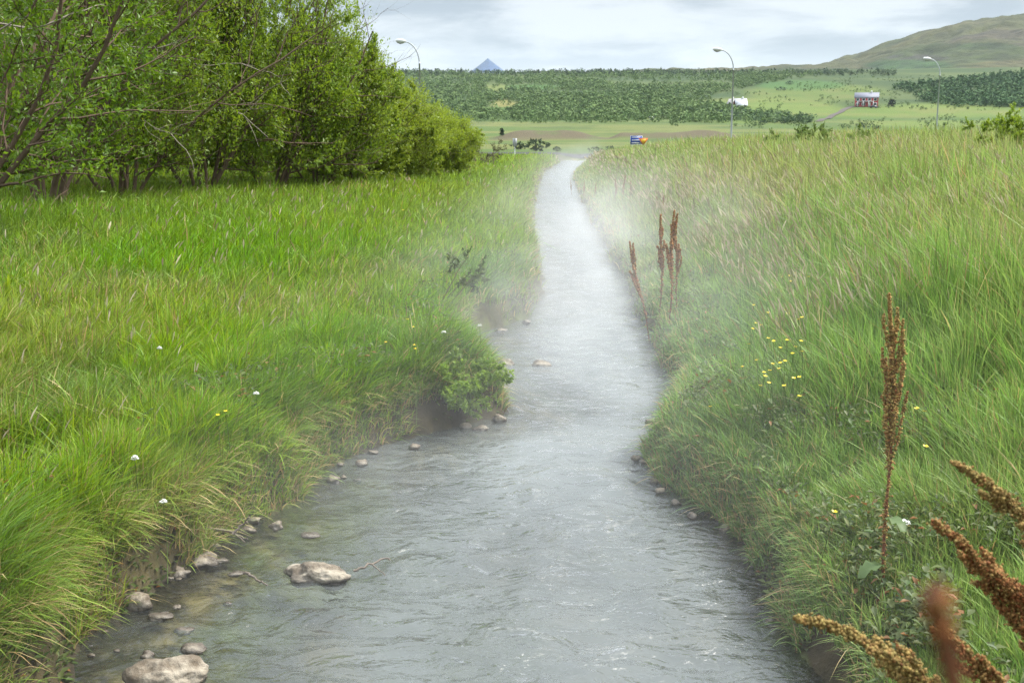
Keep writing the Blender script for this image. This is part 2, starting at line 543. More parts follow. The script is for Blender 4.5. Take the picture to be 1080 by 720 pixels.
def ground_colour(x, y, z):
    r = np.hypot(x, y)
    L, Rr = edge_l(y), edge_r(y)
    n = fbm(x / .8, y / .8, 31, 4)
    near = mixa(C(.045, .035, .02), C(.07, .08, .025), ss(.4, .65, n))
    bed_n = fbm(x / .25, y / .25, 32, 4)
    bed = mixa(C(.07, .065, .03), C(.22, .17, .085), ss(.42, .66, bed_n))
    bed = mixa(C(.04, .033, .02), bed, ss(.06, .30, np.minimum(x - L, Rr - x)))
    bed = mixa(bed, C(.075, .10, .025), ss(.48, .64, fbm(x / .5, y / 1.1, 33, 4)) * .8)
    inw = ((x > L - .02) & (x < Rr + .02)).astype(float) * (1 - ss(.0, .03, z))
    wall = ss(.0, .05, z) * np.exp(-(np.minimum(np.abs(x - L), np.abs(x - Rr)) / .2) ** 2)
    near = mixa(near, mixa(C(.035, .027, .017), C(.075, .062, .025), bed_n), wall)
    near = mixa(near, bed, inw)
    yy = np.maximum(y, 1.0)
    u, v = to_px(x, yy, z)
    st = fbm(x / 60, r / 14, 34, 4); st2 = fbm(x / 14, r / 25, 35, 4)
    far = mixa(C(.125, .165, .06), C(.22, .205, .10), ss(.35, .65, st))
    far = mixa(far, C(.11, .135, .065), ss(.52, .7, st2) * .7)
    # brown banks of bare earth
    far = mixa(far, C(.17, .118, .115), np.exp(-((r - 268) / 16) ** 4) * ss(.30, .42, fbm(x / 10, r / 8, 36, 3)) * (ss(505, 535, u) * (1 - ss(770, 800, u))))
    # heath slopes under the young wood, grass fields by the farms
    heath = mixa(C(.065, .095, .045), C(.12, .14, .065), ss(.35, .65, fbm(x / 50, r / 45, 37, 4)))
    up = ss(590, 680, r)
    far = mixa(far, heath, up)
    field = mixa(C(.20, .225, .075), C(.16, .20, .06), ss(.35, .65, fbm(x / 40, r / 25, 38, 4)))
    field = mixa(field, C(.24, .215, .10), ss(.52, .68, fbm(x / 25, r / 12, 39, 3)) * .7)
    far = mixa(far, field, blob(u, v, 800, 117, 95, 14) )
    far = mixa(far, field, blob(u, v, 985, 122, 110, 13))
    far = mixa(far, field * .92, blob(u, v, 860, 98, 75, 9) * .8)
    far = mixa(far, C(.085, .16, .055), blob(u, v, 845, 90, 46, 5) * .85)
    far = mixa(far, C(.09, .17, .06), blob(u, v, 560, 92, 28, 3.0) * .9)
    far = mixa(far, C(.22, .22, .09), blob(u, v, 524, 93, 12, 4) * .9)
    far = mixa(far, C(.30, .235, .12), blob(u, v, 531, 110, 14, 4.5) * .95)
    far = mixa(far, C(.10, .18, .05), blob(u, v, 524, 116, 16, 3.2) * .9)
    far = mixa(far, C(.08, .13, .05), np.exp(-((r - 590) / 22) ** 2) * .8) * C(.56, .68, .40)
    k = ss(95, 140, r)
    return mixa(near, far, k)


gcol = ground_colour(GX.ravel(), GY.ravel(), GZ.ravel())
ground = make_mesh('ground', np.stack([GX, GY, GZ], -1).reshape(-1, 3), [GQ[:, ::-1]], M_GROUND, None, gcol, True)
tag(ground, kind='structure')

# ------------------------------------------------------------------ far hill on the right and the blue peak
hu = np.linspace(560, 1400, 520)
hr = np.concatenate([np.linspace(1350, 2250, 130), np.linspace(2300, 3300, 15)])
HU, HR = np.meshgrid(hu, hr)
top_v = np.interp(hu, [560, 760, 820, 870, 895, 920, 950, 985, 1000, 1025, 1060, 1090, 1160, 1300, 1400], [79, 77.5, 74.5, 70, 66, 55, 45, 34, 29, 26, 24, 26, 33, 55, 70])
crest = EYE + (HZ - top_v) / F * 2150
prof = np.interp(hr, [1350, 1500, 1750, 1980, 2150, 2500, 3300], [.25, .40, .68, .90, 1.0, .98, .3])
hx = HR * (HU - CX) / F
HZt = crest[None, :] * prof[:, None]
HZt = HZt + (fbm(hx / 90, HR / 90, 51, 5) - .5) * 34 * ss(70, 130, HZt)
hn = fbm(hx / 110, HR / 60, 52, 5)
U2, V2 = to_px(hx, HR, HZt)
hc = mixa(C(.125, .125, .06), C(.17, .15, .08), ss(.38, .62, hn))
hc = mixa(hc, C(.075, .105, .04), ss(.5, .68, fbm(hx / 150, HR / 90, 53, 4)) * .8)
hc = mixa(hc, C(.12, .095, .085), ss(95, 130, (HZ - V2)) * .0 + blob(U2, V2, 1050, 40, 62, 9) * .85 * ss(.3, .6, hn))
hc = mixa(hc, C(.115, .10, .12), blob(U2, V2, 968, 61, 34, 3.5) * .8 * ss(.35, .55, fbm(hx / 40, HR / 40, 54, 3)))
hc = mixa(hc, C(.07, .145, .055), blob(U2, V2, 958, 69, 46, 5.5) * .9)
hc = mixa(hc, C(.06, .095, .035), blob(U2, V2, 1040, 49, 34, 4) * .8)
hc = mixa(hc, C(.06, .09, .035), blob(U2, V2, 880, 76, 80, 4) * .8)
hc = hc * C(.43, .46, .31)
hnr, hna = HU.shape
i = np.arange(hnr - 1)[:, None] * hna; j = np.arange(hna - 1)[None, :]
HQ = np.stack([i + j, i + j + 1, i + hna + j + 1, i + hna + j], -1).reshape(-1, 4)
hill = make_mesh('hill', np.stack([hx, HR, HZt], -1).reshape(-1, 3), [HQ], M_HILL, None, hc.reshape(-1, 3), True)
tag(hill, kind='structure')

PD = 6500.0
ptip = at_dist(514.5, 61.5, PD)
th = np.linspace(0, 2 * math.pi, 90, endpoint=False); pr = np.linspace(0, 1, 40)
TH, PR = np.meshgrid(th, pr)
prad = PR * 616 * (1 + .10 * (fbm(TH * 3, PR * 4, 61, 3) - .5))
pz = ptip.z * (1 - PR ** 0.93) + 24 * (fbm(np.cos(TH) * PR * 8, np.sin(TH) * PR * 8, 62, 4) - .5) * PR
i = np.arange(39)[:, None] * 90; j = np.arange(90)[None, :]; k = (j + 1) % 90
PQ = np.stack([i + j, i + 90 + j, i + 90 + k, i + k], -1).reshape(-1, 4)
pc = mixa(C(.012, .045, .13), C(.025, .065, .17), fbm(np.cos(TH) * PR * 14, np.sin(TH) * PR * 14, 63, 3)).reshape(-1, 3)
mountain = make_mesh('mountain', np.stack([ptip.x + prad * np.cos(TH), PD + prad * np.sin(TH), pz], -1).reshape(-1, 3), [PQ], M_HILL, None, pc, True)
tag(mountain, kind='structure')

# ------------------------------------------------------------------ water
wy = np.geomspace(1.2, 105, 620)
wt = np.linspace(0, 1, 90)
WY, WT = np.meshgrid(wy, wt, indexing='ij')
WL, WR = edge_l(WY) - .25, edge_r(WY) + .25
WX = WL + (WR - WL) * WT
wav = (fbm(WX / .42, WY / .36, 71, 3) - .5) * .075 + (fbm(WX / .16, WY / .18, 72, 2) - .5) * .012 * (1 - ss(9, 20, WY))
wav = wav + (fbm(WX / .75, WY / .95, 74, 3) - .5) * .11 * ss(7, 18, WY)
edge_f = ss(0.0, .5, np.minimum(WX - WL, WR - WX) - .2)
WZ = wav * (0.25 + .75 * edge_f)
milk = ss(0.0, 1.3, WX - WL - .5) * ss(0, .5, WR - .2 - WX) * .6 + .02 + .2 * ss(8, 25, WY)
milk = milk + .4 * ss(6.5, 9, WY) - .25 * ss(12, 30, WY)
milk = np.clip(milk + .30 * (fbm(WX / .5, WY / .9, 73, 3) - .5), .02, .92)
i = np.arange(len(wy) - 1)[:, None] * len(wt); j = np.arange(len(wt) - 1)[None, :]
WQ = np.stack([i + j, i + j + 1, i + len(wt) + j + 1, i + len(wt) + j], -1).reshape(-1, 4)
water = make_mesh('stream_water', np.stack([WX, WY, WZ], -1).reshape(-1, 3), [WQ], M_WATER, None, np.repeat(milk.reshape(-1, 1), 3, 1), True)
tag(water, kind='structure')


# ------------------------------------------------------------------ road beyond the meadow, farm track
def ribbon(name, pts, w, mat, lift=0.05, thick=0.0):
    pts = np.array(pts, float)
    t = np.gradient(pts, axis=0); t /= np.linalg.norm(t, axis=1, keepdims=True)
    nrm = np.stack([-t[:, 1], t[:, 0]], -1)
    rows = []
    for s_ in (-.5, -.17, .17, .5):
        q = pts + nrm * w * s_
        rows.append(np.column_stack([q, height(q[:, 0], q[:, 1]) + lift]))
    V = np.stack(rows, 1)
    n = len(pts)
    i = np.arange(n - 1)[:, None] * 4; j = np.arange(3)[None, :]
    Q = np.stack([i + j, i + j + 1, i + 4 + j + 1, i + 4 + j], -1).reshape(-1, 4)
    if thick:
        V[:, 0, 2] -= thick; V[:, 3, 2] -= thick
    return make_mesh(name, V.reshape(-1, 3), [Q], mat, None, None, True)


xs = np.linspace(-160, 260, 200)
tag(ribbon('road', np.column_stack([xs, 118 + 0 * xs]), 7.0, M_ROAD, .12, .1), kind='structure')


def far_px(u, v):
    """a point of the far slope seen at pixel (u, v)"""
    return ground_hit(u, v)


trk = [far_px(u, v) for u, v in ((862, 128.5), (868, 126), (878, 122), (887, 118.5), (890, 116), (896, 113.6), (904, 112.4))]
tx = np.interp(np.linspace(0, 6, 40), range(7), [p.x for p in trk]); ty = np.interp(np.linspace(0, 6, 40), range(7), [p.y for p in trk])
tag(ribbon('track', np.column_stack([tx, ty]), 3.2, M_TRACK, .25), kind='structure')


# ------------------------------------------------------------------ grass
def blades(name, P, h, phi, lean, w, colr, seg, mat, droop=0.25, tipcol=None):
    n = len(P)
    t = np.linspace(0, 1, seg + 1)
    d = np.stack([np.cos(phi), np.sin(phi)], -1)
    side_a = rng.uniform(0, 2 * np.pi, n)
    sd = np.stack([np.cos(side_a), np.sin(side_a)], -1)
    off = (lean * h)[:, None] * (0.25 * t + 0.75 * t ** 2)[None, :]
    zz = h[:, None] * (t[None, :] - (np.asarray(droop) * lean)[:, None] * (t ** 2.4)[None, :])
    wid = w[:, None] * (np.array([0.75, 1.0, .95, .75, .5])[:seg] if seg <= 5 else np.ones(seg))[None, :]
    cx = P[:, 0, None] + off * d[:, 0, None]; cy = P[:, 1, None] + off * d[:, 1, None]; cz = P[:, 2, None] + zz
    m = 2 * seg + 1
    V = np.empty((n, m, 3), np.float32)
    for k in range(seg):
        for s_, sg in ((0, -.5), (1, .5)):
            V[:, 2 * k + s_, 0] = cx[:, k] + sg * wid[:, k] * sd[:, 0]
            V[:, 2 * k + s_, 1] = cy[:, k] + sg * wid[:, k] * sd[:, 1]
            V[:, 2 * k + s_, 2] = cz[:, k]
    V[:, m - 1, 0], V[:, m - 1, 1], V[:, m - 1, 2] = cx[:, seg], cy[:, seg], cz[:, seg]
    b = np.arange(n)[:, None] * m
    Q = np.concatenate([b + np.array([2 * k, 2 * k + 1, 2 * k + 3, 2 * k + 2])[None, :] for k in range(seg - 1)]) if seg > 1 else np.zeros((0, 4), int)
    T = b + np.array([m - 3, m - 2, m - 1])[None, :]
    cc = np.repeat(colr[:, None, :], m, 1)
    if tipcol is not None:
        f = np.repeat((t ** 2), 2)[:m][None, :, None]
        cc = cc * (1 - f * .5) + (tipcol[:, None, :]) * f * .5
    return make_mesh(name, V.reshape(-1, 3), [Q, T], mat, None, cc.reshape(-1, 3))


def scatter(n, side, r0, r1, power=0.0, az_lim=R(27.5)):
    """points on one bank, density falling with distance"""
    out = []
    got = 0
    while got < n:
        m = int(n * 2.2)
        a = rng.uniform(-az_lim, az_lim, m)
        q = rng.random(m)
        r = r0 * (r1 / r0) ** (q ** (1 - power))
        x, y = r * np.sin(a), r * np.cos(a)
        d = (edge_l(y) - x) if side == 'l' else (x - edge_r(y))
        ok = (d > 0.0) & (y < 112)
        out.append(np.column_stack([x, y, d, r])[ok]); got += ok.sum()
    return np.concatenate(out)[:n]


SOIL = ground_hit(15, 520)
DOCK = ground_hit(934, 604, .2)


def grass_field(name, n, side, r0, r1, seg):
    S = scatter(n, side, r0, r1, 0.12)
    S = S[(S[:, 2] > .10) | (rng.random(len(S)) < .85 * ss(.30, .55, fbm(S[:, 1] / .5, S[:, 1] * 0, 82, 2)))]
    x, y, d, r = S.T
    if side == 'l':
        bare = np.clip(1.6 * np.exp(-(((x - SOIL.x) / .95) ** 2 + ((y - SOIL.y + .45) / 1.4) ** 2)), 0, 1) * ss(.55, .9, d)
        keep = rng.random(len(x)) > bare * .97
        # sparse, patchy cover: small gaps between tussocks
        keep &= rng.random(len(x)) < .55 + .9 * fbm(x / .35, y / .35, 83, 3)
        x, y, d, r = S[keep].T
    else:
        keep = rng.random(len(x)) < .5 + 1.0 * fbm(x / .45, y / .45, 84, 3)
        keep &= ~((np.abs(x - DOCK.x * y / DOCK.y) < .16) & (y < DOCK.y + .05) & (y > DOCK.y - 1.6)) | (rng.random(len(x)) < .25)
        x, y, d, r = S[keep].T
    n = len(x)
    P = np.column_stack([x, y, height(x, y) - .01])
    edge = 1 - ss(0, .55, d)
    big = fbm(x / 1.6, y / 1.6, 85, 4)
    big2 = fbm(x / 5, y / 7, 86, 3)
    rn = rng.random(n)
    tuft = fbm(x / .22, y / .22, 87, 2)
    if side == 'l':
        h = (.17 + .28 * tuft) * rng.uniform(.55, 1.45, n) * (1 + .25 * (1 - ss(4.5, 8, r))) * (1 + .25 * ss(15, 30, r))
        h *= (1 - .55 * edge)
        phi = rng.normal(-.25, 1.5, n) + 1.2 * (fbm(x / 1.1, y / 1.1, 88, 3) - .5)
        lean = np.clip(rng.normal(.50, .30, n) + .6 * (big - .5), .03, 1.5)
        wet = fbm(x / 2.2, y / 3, 89, 3)
        c = mixa(C(.085, .180, .012), C(.165, .225, .020), ss(.35, .65, big2 * .6 + rn * .4))
        c = mixa(c, C(.050, .110, .020), ss(.52, .70, big) * .6)
        c = mixa(c, C(.17, .19, .055), ss(.50, .72, wet) * .4 * (1 - ss(14, 26, r)) + .3 * edge)
        c = mixa(c, C(.14, .20, .035), ss(14, 26, r) * .6)
        straw = rng.random(n) < .035 + .09 * ss(.5, .7, wet) * (1 - ss(12, 20, r)) + .30 * edge ** 2
    else:
        h = (.24 + .36 * tuft) * rng.uniform(.5, 1.45, n) * (1 + .75 * ss(.8, 3.0, d)) * (.38 + .62 * ss(.0, 1.2, d)) * (.78 + .22 * ss(6, 11, r))
        phi = rng.normal(np.pi * .98, 1.7, n) + 1.6 * (fbm(x / 1.4, y / 1.4, 88, 3) - .5)
        lean = np.clip(rng.normal(.38, .25, n) + .6 * (big - .5), .03, 1.3)
        c = mixa(C(.092, .180, .036), C(.155, .222, .062), ss(.3, .7, big2 * .5 + rn * .5))
        c = mixa(c, C(.075, .130, .036), ss(.53, .70, big) * .5)
        c = mixa(c, C(.205, .205, .085), ss(.5, .75, fbm(x / 2.5, y / 3, 90, 3)) * .28 + .35 * ss(12, 24, r))
        straw = rng.random(n) < .05 + .06 * ss(.45, .7, big2) + .25 * edge ** 2
    sc = mixa(C(.30, .25, .12), C(.20, .13, .06), rng.random(n))
    c = np.where(straw[:, None], sc, c) * rng.uniform(.5, 1.5, n)[:, None] * 1.55
    # blades at the water's edge hang over it
    toward = 0.0 if side == 'l' else np.pi
    over = rng.random(n) < edge * .55 * (tuft > .35)
    phi = np.where(over, toward + rng.normal(0, .6, n), phi)
    lean = np.where(over, np.abs(rng.normal(.75, .3, n)), lean)
    droop = np.where(over, .75, .28)
    w = (.0040 + .00070 * r) * rng.uniform(.6, 1.35, n)
    o = blades(name, P, h, phi, lean, w, c, seg, M_GRASS, droop, np.clip(c * 1.1 + C(.025, .025, .004), 0, 1))
    return tag(o, kind='stuff')


tag(grass_field('meadow_grass', 150000, 'l', 3.0, 11, 5), 'bright green meadow grass on the left bank', 'grass')
tag(grass_field('meadow_grass', 330000, 'l', 10, 100, 3), 'green meadow grass running back to the willow thicket', 'grass')
tag(grass_field('bank_grass', 150000, 'r', 2.2, 11, 5), 'tall pale green grass on the right bank nearby', 'grass')
tag(grass_field('bank_grass', 360000, 'r', 10, 100, 3), 'tall grass filling the right bank back to the road', 'grass')


# tall flowering grass with pale panicles, mostly on the right bank's top
def seed_grass(name, n, side, r0, r1, dmin, hmul, label):
    S = scatter(n, side, r0, r1, 0.15)
    S = S[S[:, 2] > dmin]
    x, y, d, r = S.T
    keep = rng.random(len(x)) < 1.7 * fbm(x / 1.2, y / 1.2, 91, 3) - .25
    x, y, d, r = S[keep].T
    n = len(x)
    z0 = height(x, y)
    h = rng.uniform(.65, 1.05, n) * hmul * (.8 + .2 * ss(.5, 3, d))
    phi = rng.normal(np.pi if side == 'r' else 0, .9, n)
    lean = np.abs(rng.normal(.22, .12, n))
    d2 = np.stack([np.cos(phi), np.sin(phi)], -1)
    px = np.maximum(r / F, .0)            # one pixel's width there
    ws = np.maximum(.0016, px * .30)
    wp = np.maximum(.0055, px * 1.15) * rng.uniform(.7, 1.5, n)
    t = np.array([0, .35, .7, .80, .88, .95, 1.0])
    wf = np.array([1, 1, 1, 1, 1, 1, 1.0])
    off = (lean * h)[:, None] * (t ** 2)[None, :]
    zc = z0[:, None] + h[:, None] * (t - .12 * (t ** 4))[None, :]
    cx = x[:, None] + off * d2[:, 0, None]; cy = y[:, None] + off * d2[:, 1, None]
    W = np.stack([ws, ws, ws * .9, wp, wp * 1.15, wp * .7, wp * .1], 1)
    sa = rng.uniform(-.6, .6, n)
    V, Q, Cc = [], [], []
    m = 14
    cs = mixa(C(.13, .19, .05), C(.24, .24, .10), rng.random(n))
    cp = mixa(C(.60, .54, .38), C(.36, .29, .20), rng.random(n) ** 1.3)
    cp = mixa(cp, C(.27, .26, .12), (rng.random(n) < .3) * .9)
    for q in range(2):
        a = sa + q * np.pi / 2
        X = np.stack([cx - W / 2 * np.cos(a)[:, None], cx + W / 2 * np.cos(a)[:, None]], -1)
        Y = np.stack([cy - W / 2 * np.sin(a)[:, None], cy + W / 2 * np.sin(a)[:, None]], -1)
        Z = np.stack([zc, zc], -1)
        v = np.stack([X, Y, Z], -1).reshape(n, m, 3)
        cc = np.repeat(np.repeat(cs[:, None, :], 6, 1), 1, 1)
        cc = np.concatenate([cc, np.repeat(cp[:, None, :], 8, 1)], 1)
        st = 0 if q == 0 else 3
        b = (np.arange(n) * m)[:, None] + q * n * m
        Q.append(np.concatenate([b + np.array([2 * e, 2 * e + 1, 2 * e + 3, 2 * e + 2])[None, :] for e in range(st, 6)]))
        V.append(v.reshape(-1, 3)); Cc.append(cc.reshape(-1, 3))
    o = make_mesh(name, np.concatenate(V), [np.concatenate(Q)], M_STRAW, None, np.concatenate(Cc))
    return tag(o, label, 'grass', None, 'stuff')


seed_grass('seed_grass', 30000, 'r', 9, 100, .9, 1.0, 'tall flowering grass with pale seed heads along the right bank top')
seed_grass('seed_grass', 1500, 'l', 5, 60, .5, .62, 'thin seeding grass stems scattered over the left meadow')


# low broad-leaved herbs along both edges
def herb_cover(name, n, side, dmax, r0, r1, label, size=1.0, tint=(.065, .115, .028)):
    S = scatter(n * 3, side, r0, r1)
    k = (S[:, 2] < dmax * (.4 + fbm(S[:, 0] / .7, S[:, 1] / .7, 95, 2))) & (fbm(S[:, 0] / .5, S[:, 1] / .5, 96, 3) > .50) & ~((side == 'r') & (S[:, 3] < 5.5) & (S[:, 2] > .5))
    S = S[k][:n]
    x, y, d, r = S.T
    n = len(x)
    z = height(x, y) + rng.uniform(.03, .36, n) * ss(0, .5, d)
    a = rng.uniform(0, 2 * np.pi, n); tilt = rng.uniform(-.1, .9, n)
    ln = rng.uniform(.025, .065, n) * size * (1 + r * .02); wd = ln * rng.uniform(.35, .6, n)
    dx = np.stack([np.cos(a) * np.cos(tilt), np.sin(a) * np.cos(tilt), np.sin(tilt)], -1)
    sx = np.stack([-np.sin(a), np.cos(a), 0 * a], -1)
    B = np.column_stack([x, y, z])
    V = np.stack([B, B + dx * (ln * .5)[:, None] + sx * (wd * .5)[:, None] + C(0, 0, .006), B + dx * ln[:, None] - C(0, 0, .008), B + dx * (ln * .5)[:, None] - sx * (wd * .5)[:, None] + C(0, 0, .006)], 1)
    b = np.arange(n)[:, None] * 4
    T = np.concatenate([b + np.array([0, 1, 2]), b + np.array([0, 2, 3])])
    c = mixa(C(*tint), C(.13, .155, .045), rng.random(n)) * rng.uniform(.7, 1.2, n)[:, None]
    c = np.where((rng.random(n) < .06)[:, None], C(.25, .13, .05), c)
    return tag(make_mesh(name, V.reshape(-1, 3), [T], M_HERB, None, np.repeat(c[:, None, :], 4, 1).reshape(-1, 3)), label, 'herbs', None, 'stuff')


herb_cover('bank_herbs', 22000, 'l', 1.1, 3.5, 25, 'small leafy herbs along the left water edge')
herb_cover('bank_herbs', 26000, 'r', 2.2, 2.5, 25, 'leafy herbs and clover along the right water edge', .95, (.075, .125, .04))


# ------------------------------------------------------------------ willows
from mathutils import noise as mnoise


def willow(name, H, spread, stems, nsec, ntert, nleaf, leaf, tints, seed, lean=(0, 0), bare=0.25, loc=(0, 0, 0), dead=0, twigr=1.0, dens_low=.35, clumps=0):
    g = np.random.default_rng(seed)
    root = empty(name, loc)
    wood, deadb = Buf(), Buf()
    lv = []

    def curve(p, d, L, n, wig, grav=0.0):
        pts = [np.array(p, float)]
        d = np.array(d, float)
        for q in range(n):
            d = d + g.normal(0, wig, 3) + np.array([0, 0, grav])
            d /= np.linalg.norm(d)
            pts.append(pts[-1] + d * L / n)
        return np.array(pts)

    for s_ in range(stems):
        a = 2 * math.pi * (s_ + g.uniform(-.3, .3)) / stems
        out = g.uniform(.25, 1.0) * spread / H
        d0 = np.array([math.cos(a) * out * .8 + lean[0], math.sin(a) * out * .8 + lean[1], .8])
        d0 /= np.linalg.norm(d0)
        L = H * (g.uniform(.66, .88) if clumps > 200 else g.uniform(.8, 1.08))
        base = np.array([math.cos(a) * .12 * H / 5, math.sin(a) * .12 * H / 5, -.08])
        st = curve(base, d0, L, 9, .11, .02)
        r0 = H * .0078 * g.uniform(.7, 1.25)
        wood.tube(st, np.linspace(r0, r0 * .25, 10), 6)
        for q in range(nsec):
            f = bare + (1 - bare) * (q + g.random()) / nsec
            fi = f * 9; i0 = min(int(fi), 8)
            p = st[i0] + (st[i0 + 1] - st[i0]) * (fi - i0)
            ax = st[i0 + 1] - st[i0]; ax /= np.linalg.norm(ax)
            rd = g.normal(0, 1, 3); rd -= ax * rd.dot(ax); rd /= np.linalg.norm(rd)
            d = ax * .55 + rd * 1.0 + np.array([math.cos(a), math.sin(a), .15]) * .35
            Ls = H * g.uniform(.16, .34) * (1.15 - .55 * f)
            sc = curve(p, d / np.linalg.norm(d), Ls, 6, .16, .03)
            rs = r0 * (1 - .72 * f) * .5
            wood.tube(sc, np.linspace(rs, rs * .3, 7), 4, cap=False)
            low = ss(.25, .62, p[2] / H)
            for w_ in range(ntert):
                ff = .2 + .8 * (w_ + g.random()) / ntert
                fj = ff * 6; j0 = min(int(fj), 5)
                p2 = sc[j0] + (sc[j0 + 1] - sc[j0]) * (fj - j0)
                ax2 = sc[j0 + 1] - sc[j0]; ax2 /= np.linalg.norm(ax2)
                d2 = ax2 * .7 + g.normal(0, .55, 3) + np.array([0, 0, .25])
                Lt = H * g.uniform(.06, .13)
                tw = curve(p2, d2 / np.linalg.norm(d2), Lt, 3, .2, .05)
                wood.tube(tw, np.linspace(rs * .28, rs * .12, 4) * twigr, 3, cap=False)
                keep = dens_low + (1 - dens_low) * low
                m = int(nleaf * keep * g.uniform(.6, 1.3))
                if m < 1: continue
                t_ = g.random(m) * 3 * .999; k0 = t_.astype(int)
                q_ = tw[k0] + (tw[k0 + 1] - tw[k0]) * (t_ - k0)[:, None]
                q_ = q_ + g.normal(0, .022 * H / 5, (m, 3))
                lv.append((q_, np.tile((tw[3] - tw[0]) / Lt, (m, 1)), g.random() * np.ones(m)))
    for q in range(dead):
        a = g.uniform(0, 2 * math.pi)
        p = np.array([math.cos(a) * .3, math.sin(a) * .3, g.uniform(.2, .5) * H])
        d = np.array([math.cos(a), math.sin(a) * .8, g.uniform(-.35, .25)])
        c0 = curve(p, d / np.linalg.norm(d), H * g.uniform(.25, .45), 8, .22)
        deadb.tube(c0, np.linspace(.016, .005, 9) * H / 6, 4)
        for w_ in range(4):
            j0 = g.integers(2, 8)
            c1 = curve(c0[j0], g.normal(0, 1, 3) * .8 + (c0[j0] - c0[j0 - 1]) * 3, H * g.uniform(.06, .16), 4, .3)
            deadb.tube(c1, np.linspace(.008, .003, 5) * H / 6, 3, cap=False)
    cl = clumps
    for q in range(cl):
        a = g.uniform(0, 2 * math.pi); ct = g.uniform(-.82, 1.0); st_ = math.sqrt(max(0, 1 - ct * ct))
        rf = g.uniform(.72, 1.03)
        wob = 1 + .22 * mnoise.noise(Vector((math.cos(a) * 1.7 + seed, math.sin(a) * 1.7, ct * 2.2)))
        c0 = np.array([math.cos(a) * st_ * spread * .52 * rf * wob + lean[0] * H * .5, math.sin(a) * st_ * spread * .52 * rf * wob + lean[1] * H * .5, H * (.5 + .49 * ct * rf * wob)])
        c0[2] = max(c0[2], .12 * H)
        inw_ = c0 * np.array([.80, .80, .86])
        tw = np.array([inw_ + (c0 - inw_) * s_ + g.normal(0, .01 * H, 3) for s_ in (0, .35, .7, 1.0)])
        wood.tube(tw, np.array([.012, .009, .006, .003]) * H / 5, 3, cap=False)
        m = int(g.uniform(28, 56))
        q_ = tw[1] + (tw[3] - tw[1]) * g.random((m, 1)) + g.normal(0, .030 * H, (m, 3)) * np.array([1, 1, .8])
        lv.append((q_, np.tile((tw[3] - tw[0]) / (np.linalg.norm(tw[3] - tw[0]) + 1e-6) + C(0, 0, .4), (m, 1)), g.random() * np.ones(m)))
    if cl:
        ex = np.array([lean[0] * H * .5, lean[1] * H * .5, .5 * H]); er = np.array([spread * .56, spread * .56, .53 * H])
        lv = [(b_[k_], d_[k_], w_[k_]) for b_, d_, w_ in lv for k_ in [(((b_ - ex) / er) ** 2).sum(1) < 1.25]]
    wood.build('trunk', M_BARK, root, True)
    if dead:
        deadb.build('dead_twig', M_DEADWOOD, root, True)
    B = np.concatenate([l[0] for l in lv]); D = np.concatenate([l[1] for l in lv]); tw_r = np.concatenate([l[2] for l in lv])
    n = len(B)
    D = D + g.normal(0, .75, (n, 3)); D /= np.linalg.norm(D, axis=1, keepdims=True)
    up = np.tile(C(0, 0, 1.0), (n, 1)) + g.normal(0, .5, (n, 3))
    S = np.cross(D, up); S /= np.linalg.norm(S, axis=1, keepdims=True) + 1e-9
    Nn = np.cross(S, D)
    ln = leaf * g.uniform(.65, 1.3, n); wd = ln * g.uniform(.34, .5, n)
    V = np.stack([B, B + D * (ln * .45)[:, None] + S * (wd * .5)[:, None] + Nn * (wd * .16)[:, None], B + D * ln[:, None] - Nn * (ln * .1)[:, None],
                  B + D * (ln * .45)[:, None] - S * (wd * .5)[:, None] + Nn * (wd * .16)[:, None]], 1)
    b = np.arange(n)[:, None] * 4
    T = np.concatenate([b + np.array([0, 1, 2]), b + np.array([0, 2, 3])])
    c = mixa(C(*tints[0]), C(*tints[1]), np.clip(tw_r * .7 + g.random(n) * .3, 0, 1)) * g.uniform(.8, 1.2, n)[:, None]
    make_mesh('crown', V.reshape(-1, 3), [T], M_LEAF, root, np.repeat(c[:, None, :], 4, 1).reshape(-1, 3))
    return root


DK, MD, LT, YL = (.105, .195, .026), (.185, .30, .04), (.25, .34, .05), (.27, .345, .06)
# (u, base v, height, crown spread, seed, leaf colours, label)
WILLOWS = [
    (-55, 250, 7.6, 4.6, 1, (DK, MD), (.16, -.10), 7, 'willow with long bare branches reaching in at the left edge of the photo'),
    (50, 226, 7.4, 4.2, 2, (DK, MD), (.12, -.05), 5, 'dark green willow with bleached dead twigs, second from the left end of the thicket'),
    (130, 216, 7.6, 4.0, 3, (DK, LT), (.05, 0), 4, 'willow with thin dark stems standing apart over the grass, third from the left end'),
    (212, 210, 7.6, 4.0, 4, (MD, LT), (.0, 0), 3, 'tall willow in the middle of the thicket, fourth from the left end'),
    (286, 206, 7.8, 4.0, 5, (MD, LT), (.03, -.05), 0, 'tall full willow with pale shoots, fifth from the left end of the thicket'),
    (338, 203, 5.4, 3.9, 6, (MD, YL), (.05, 0), 0, 'tall willow just left of where the thicket starts to slope down'),
    (374, 199, 4.7, 3.4, 7, (LT, YL), (.0, 0), 0, 'yellow green willow on the falling shoulder of the thicket'),
    (416, 195, 3.6, 3.8, 8, (LT, YL), (.04, 0), 0, 'rounded yellow green willow below the half hidden street lamp'),
    (456, 189, 3.0, 3.6, 9, (LT, YL), (.05, 0), 0, 'low rounded willow closing the right end of the thicket'),
]
protos = []
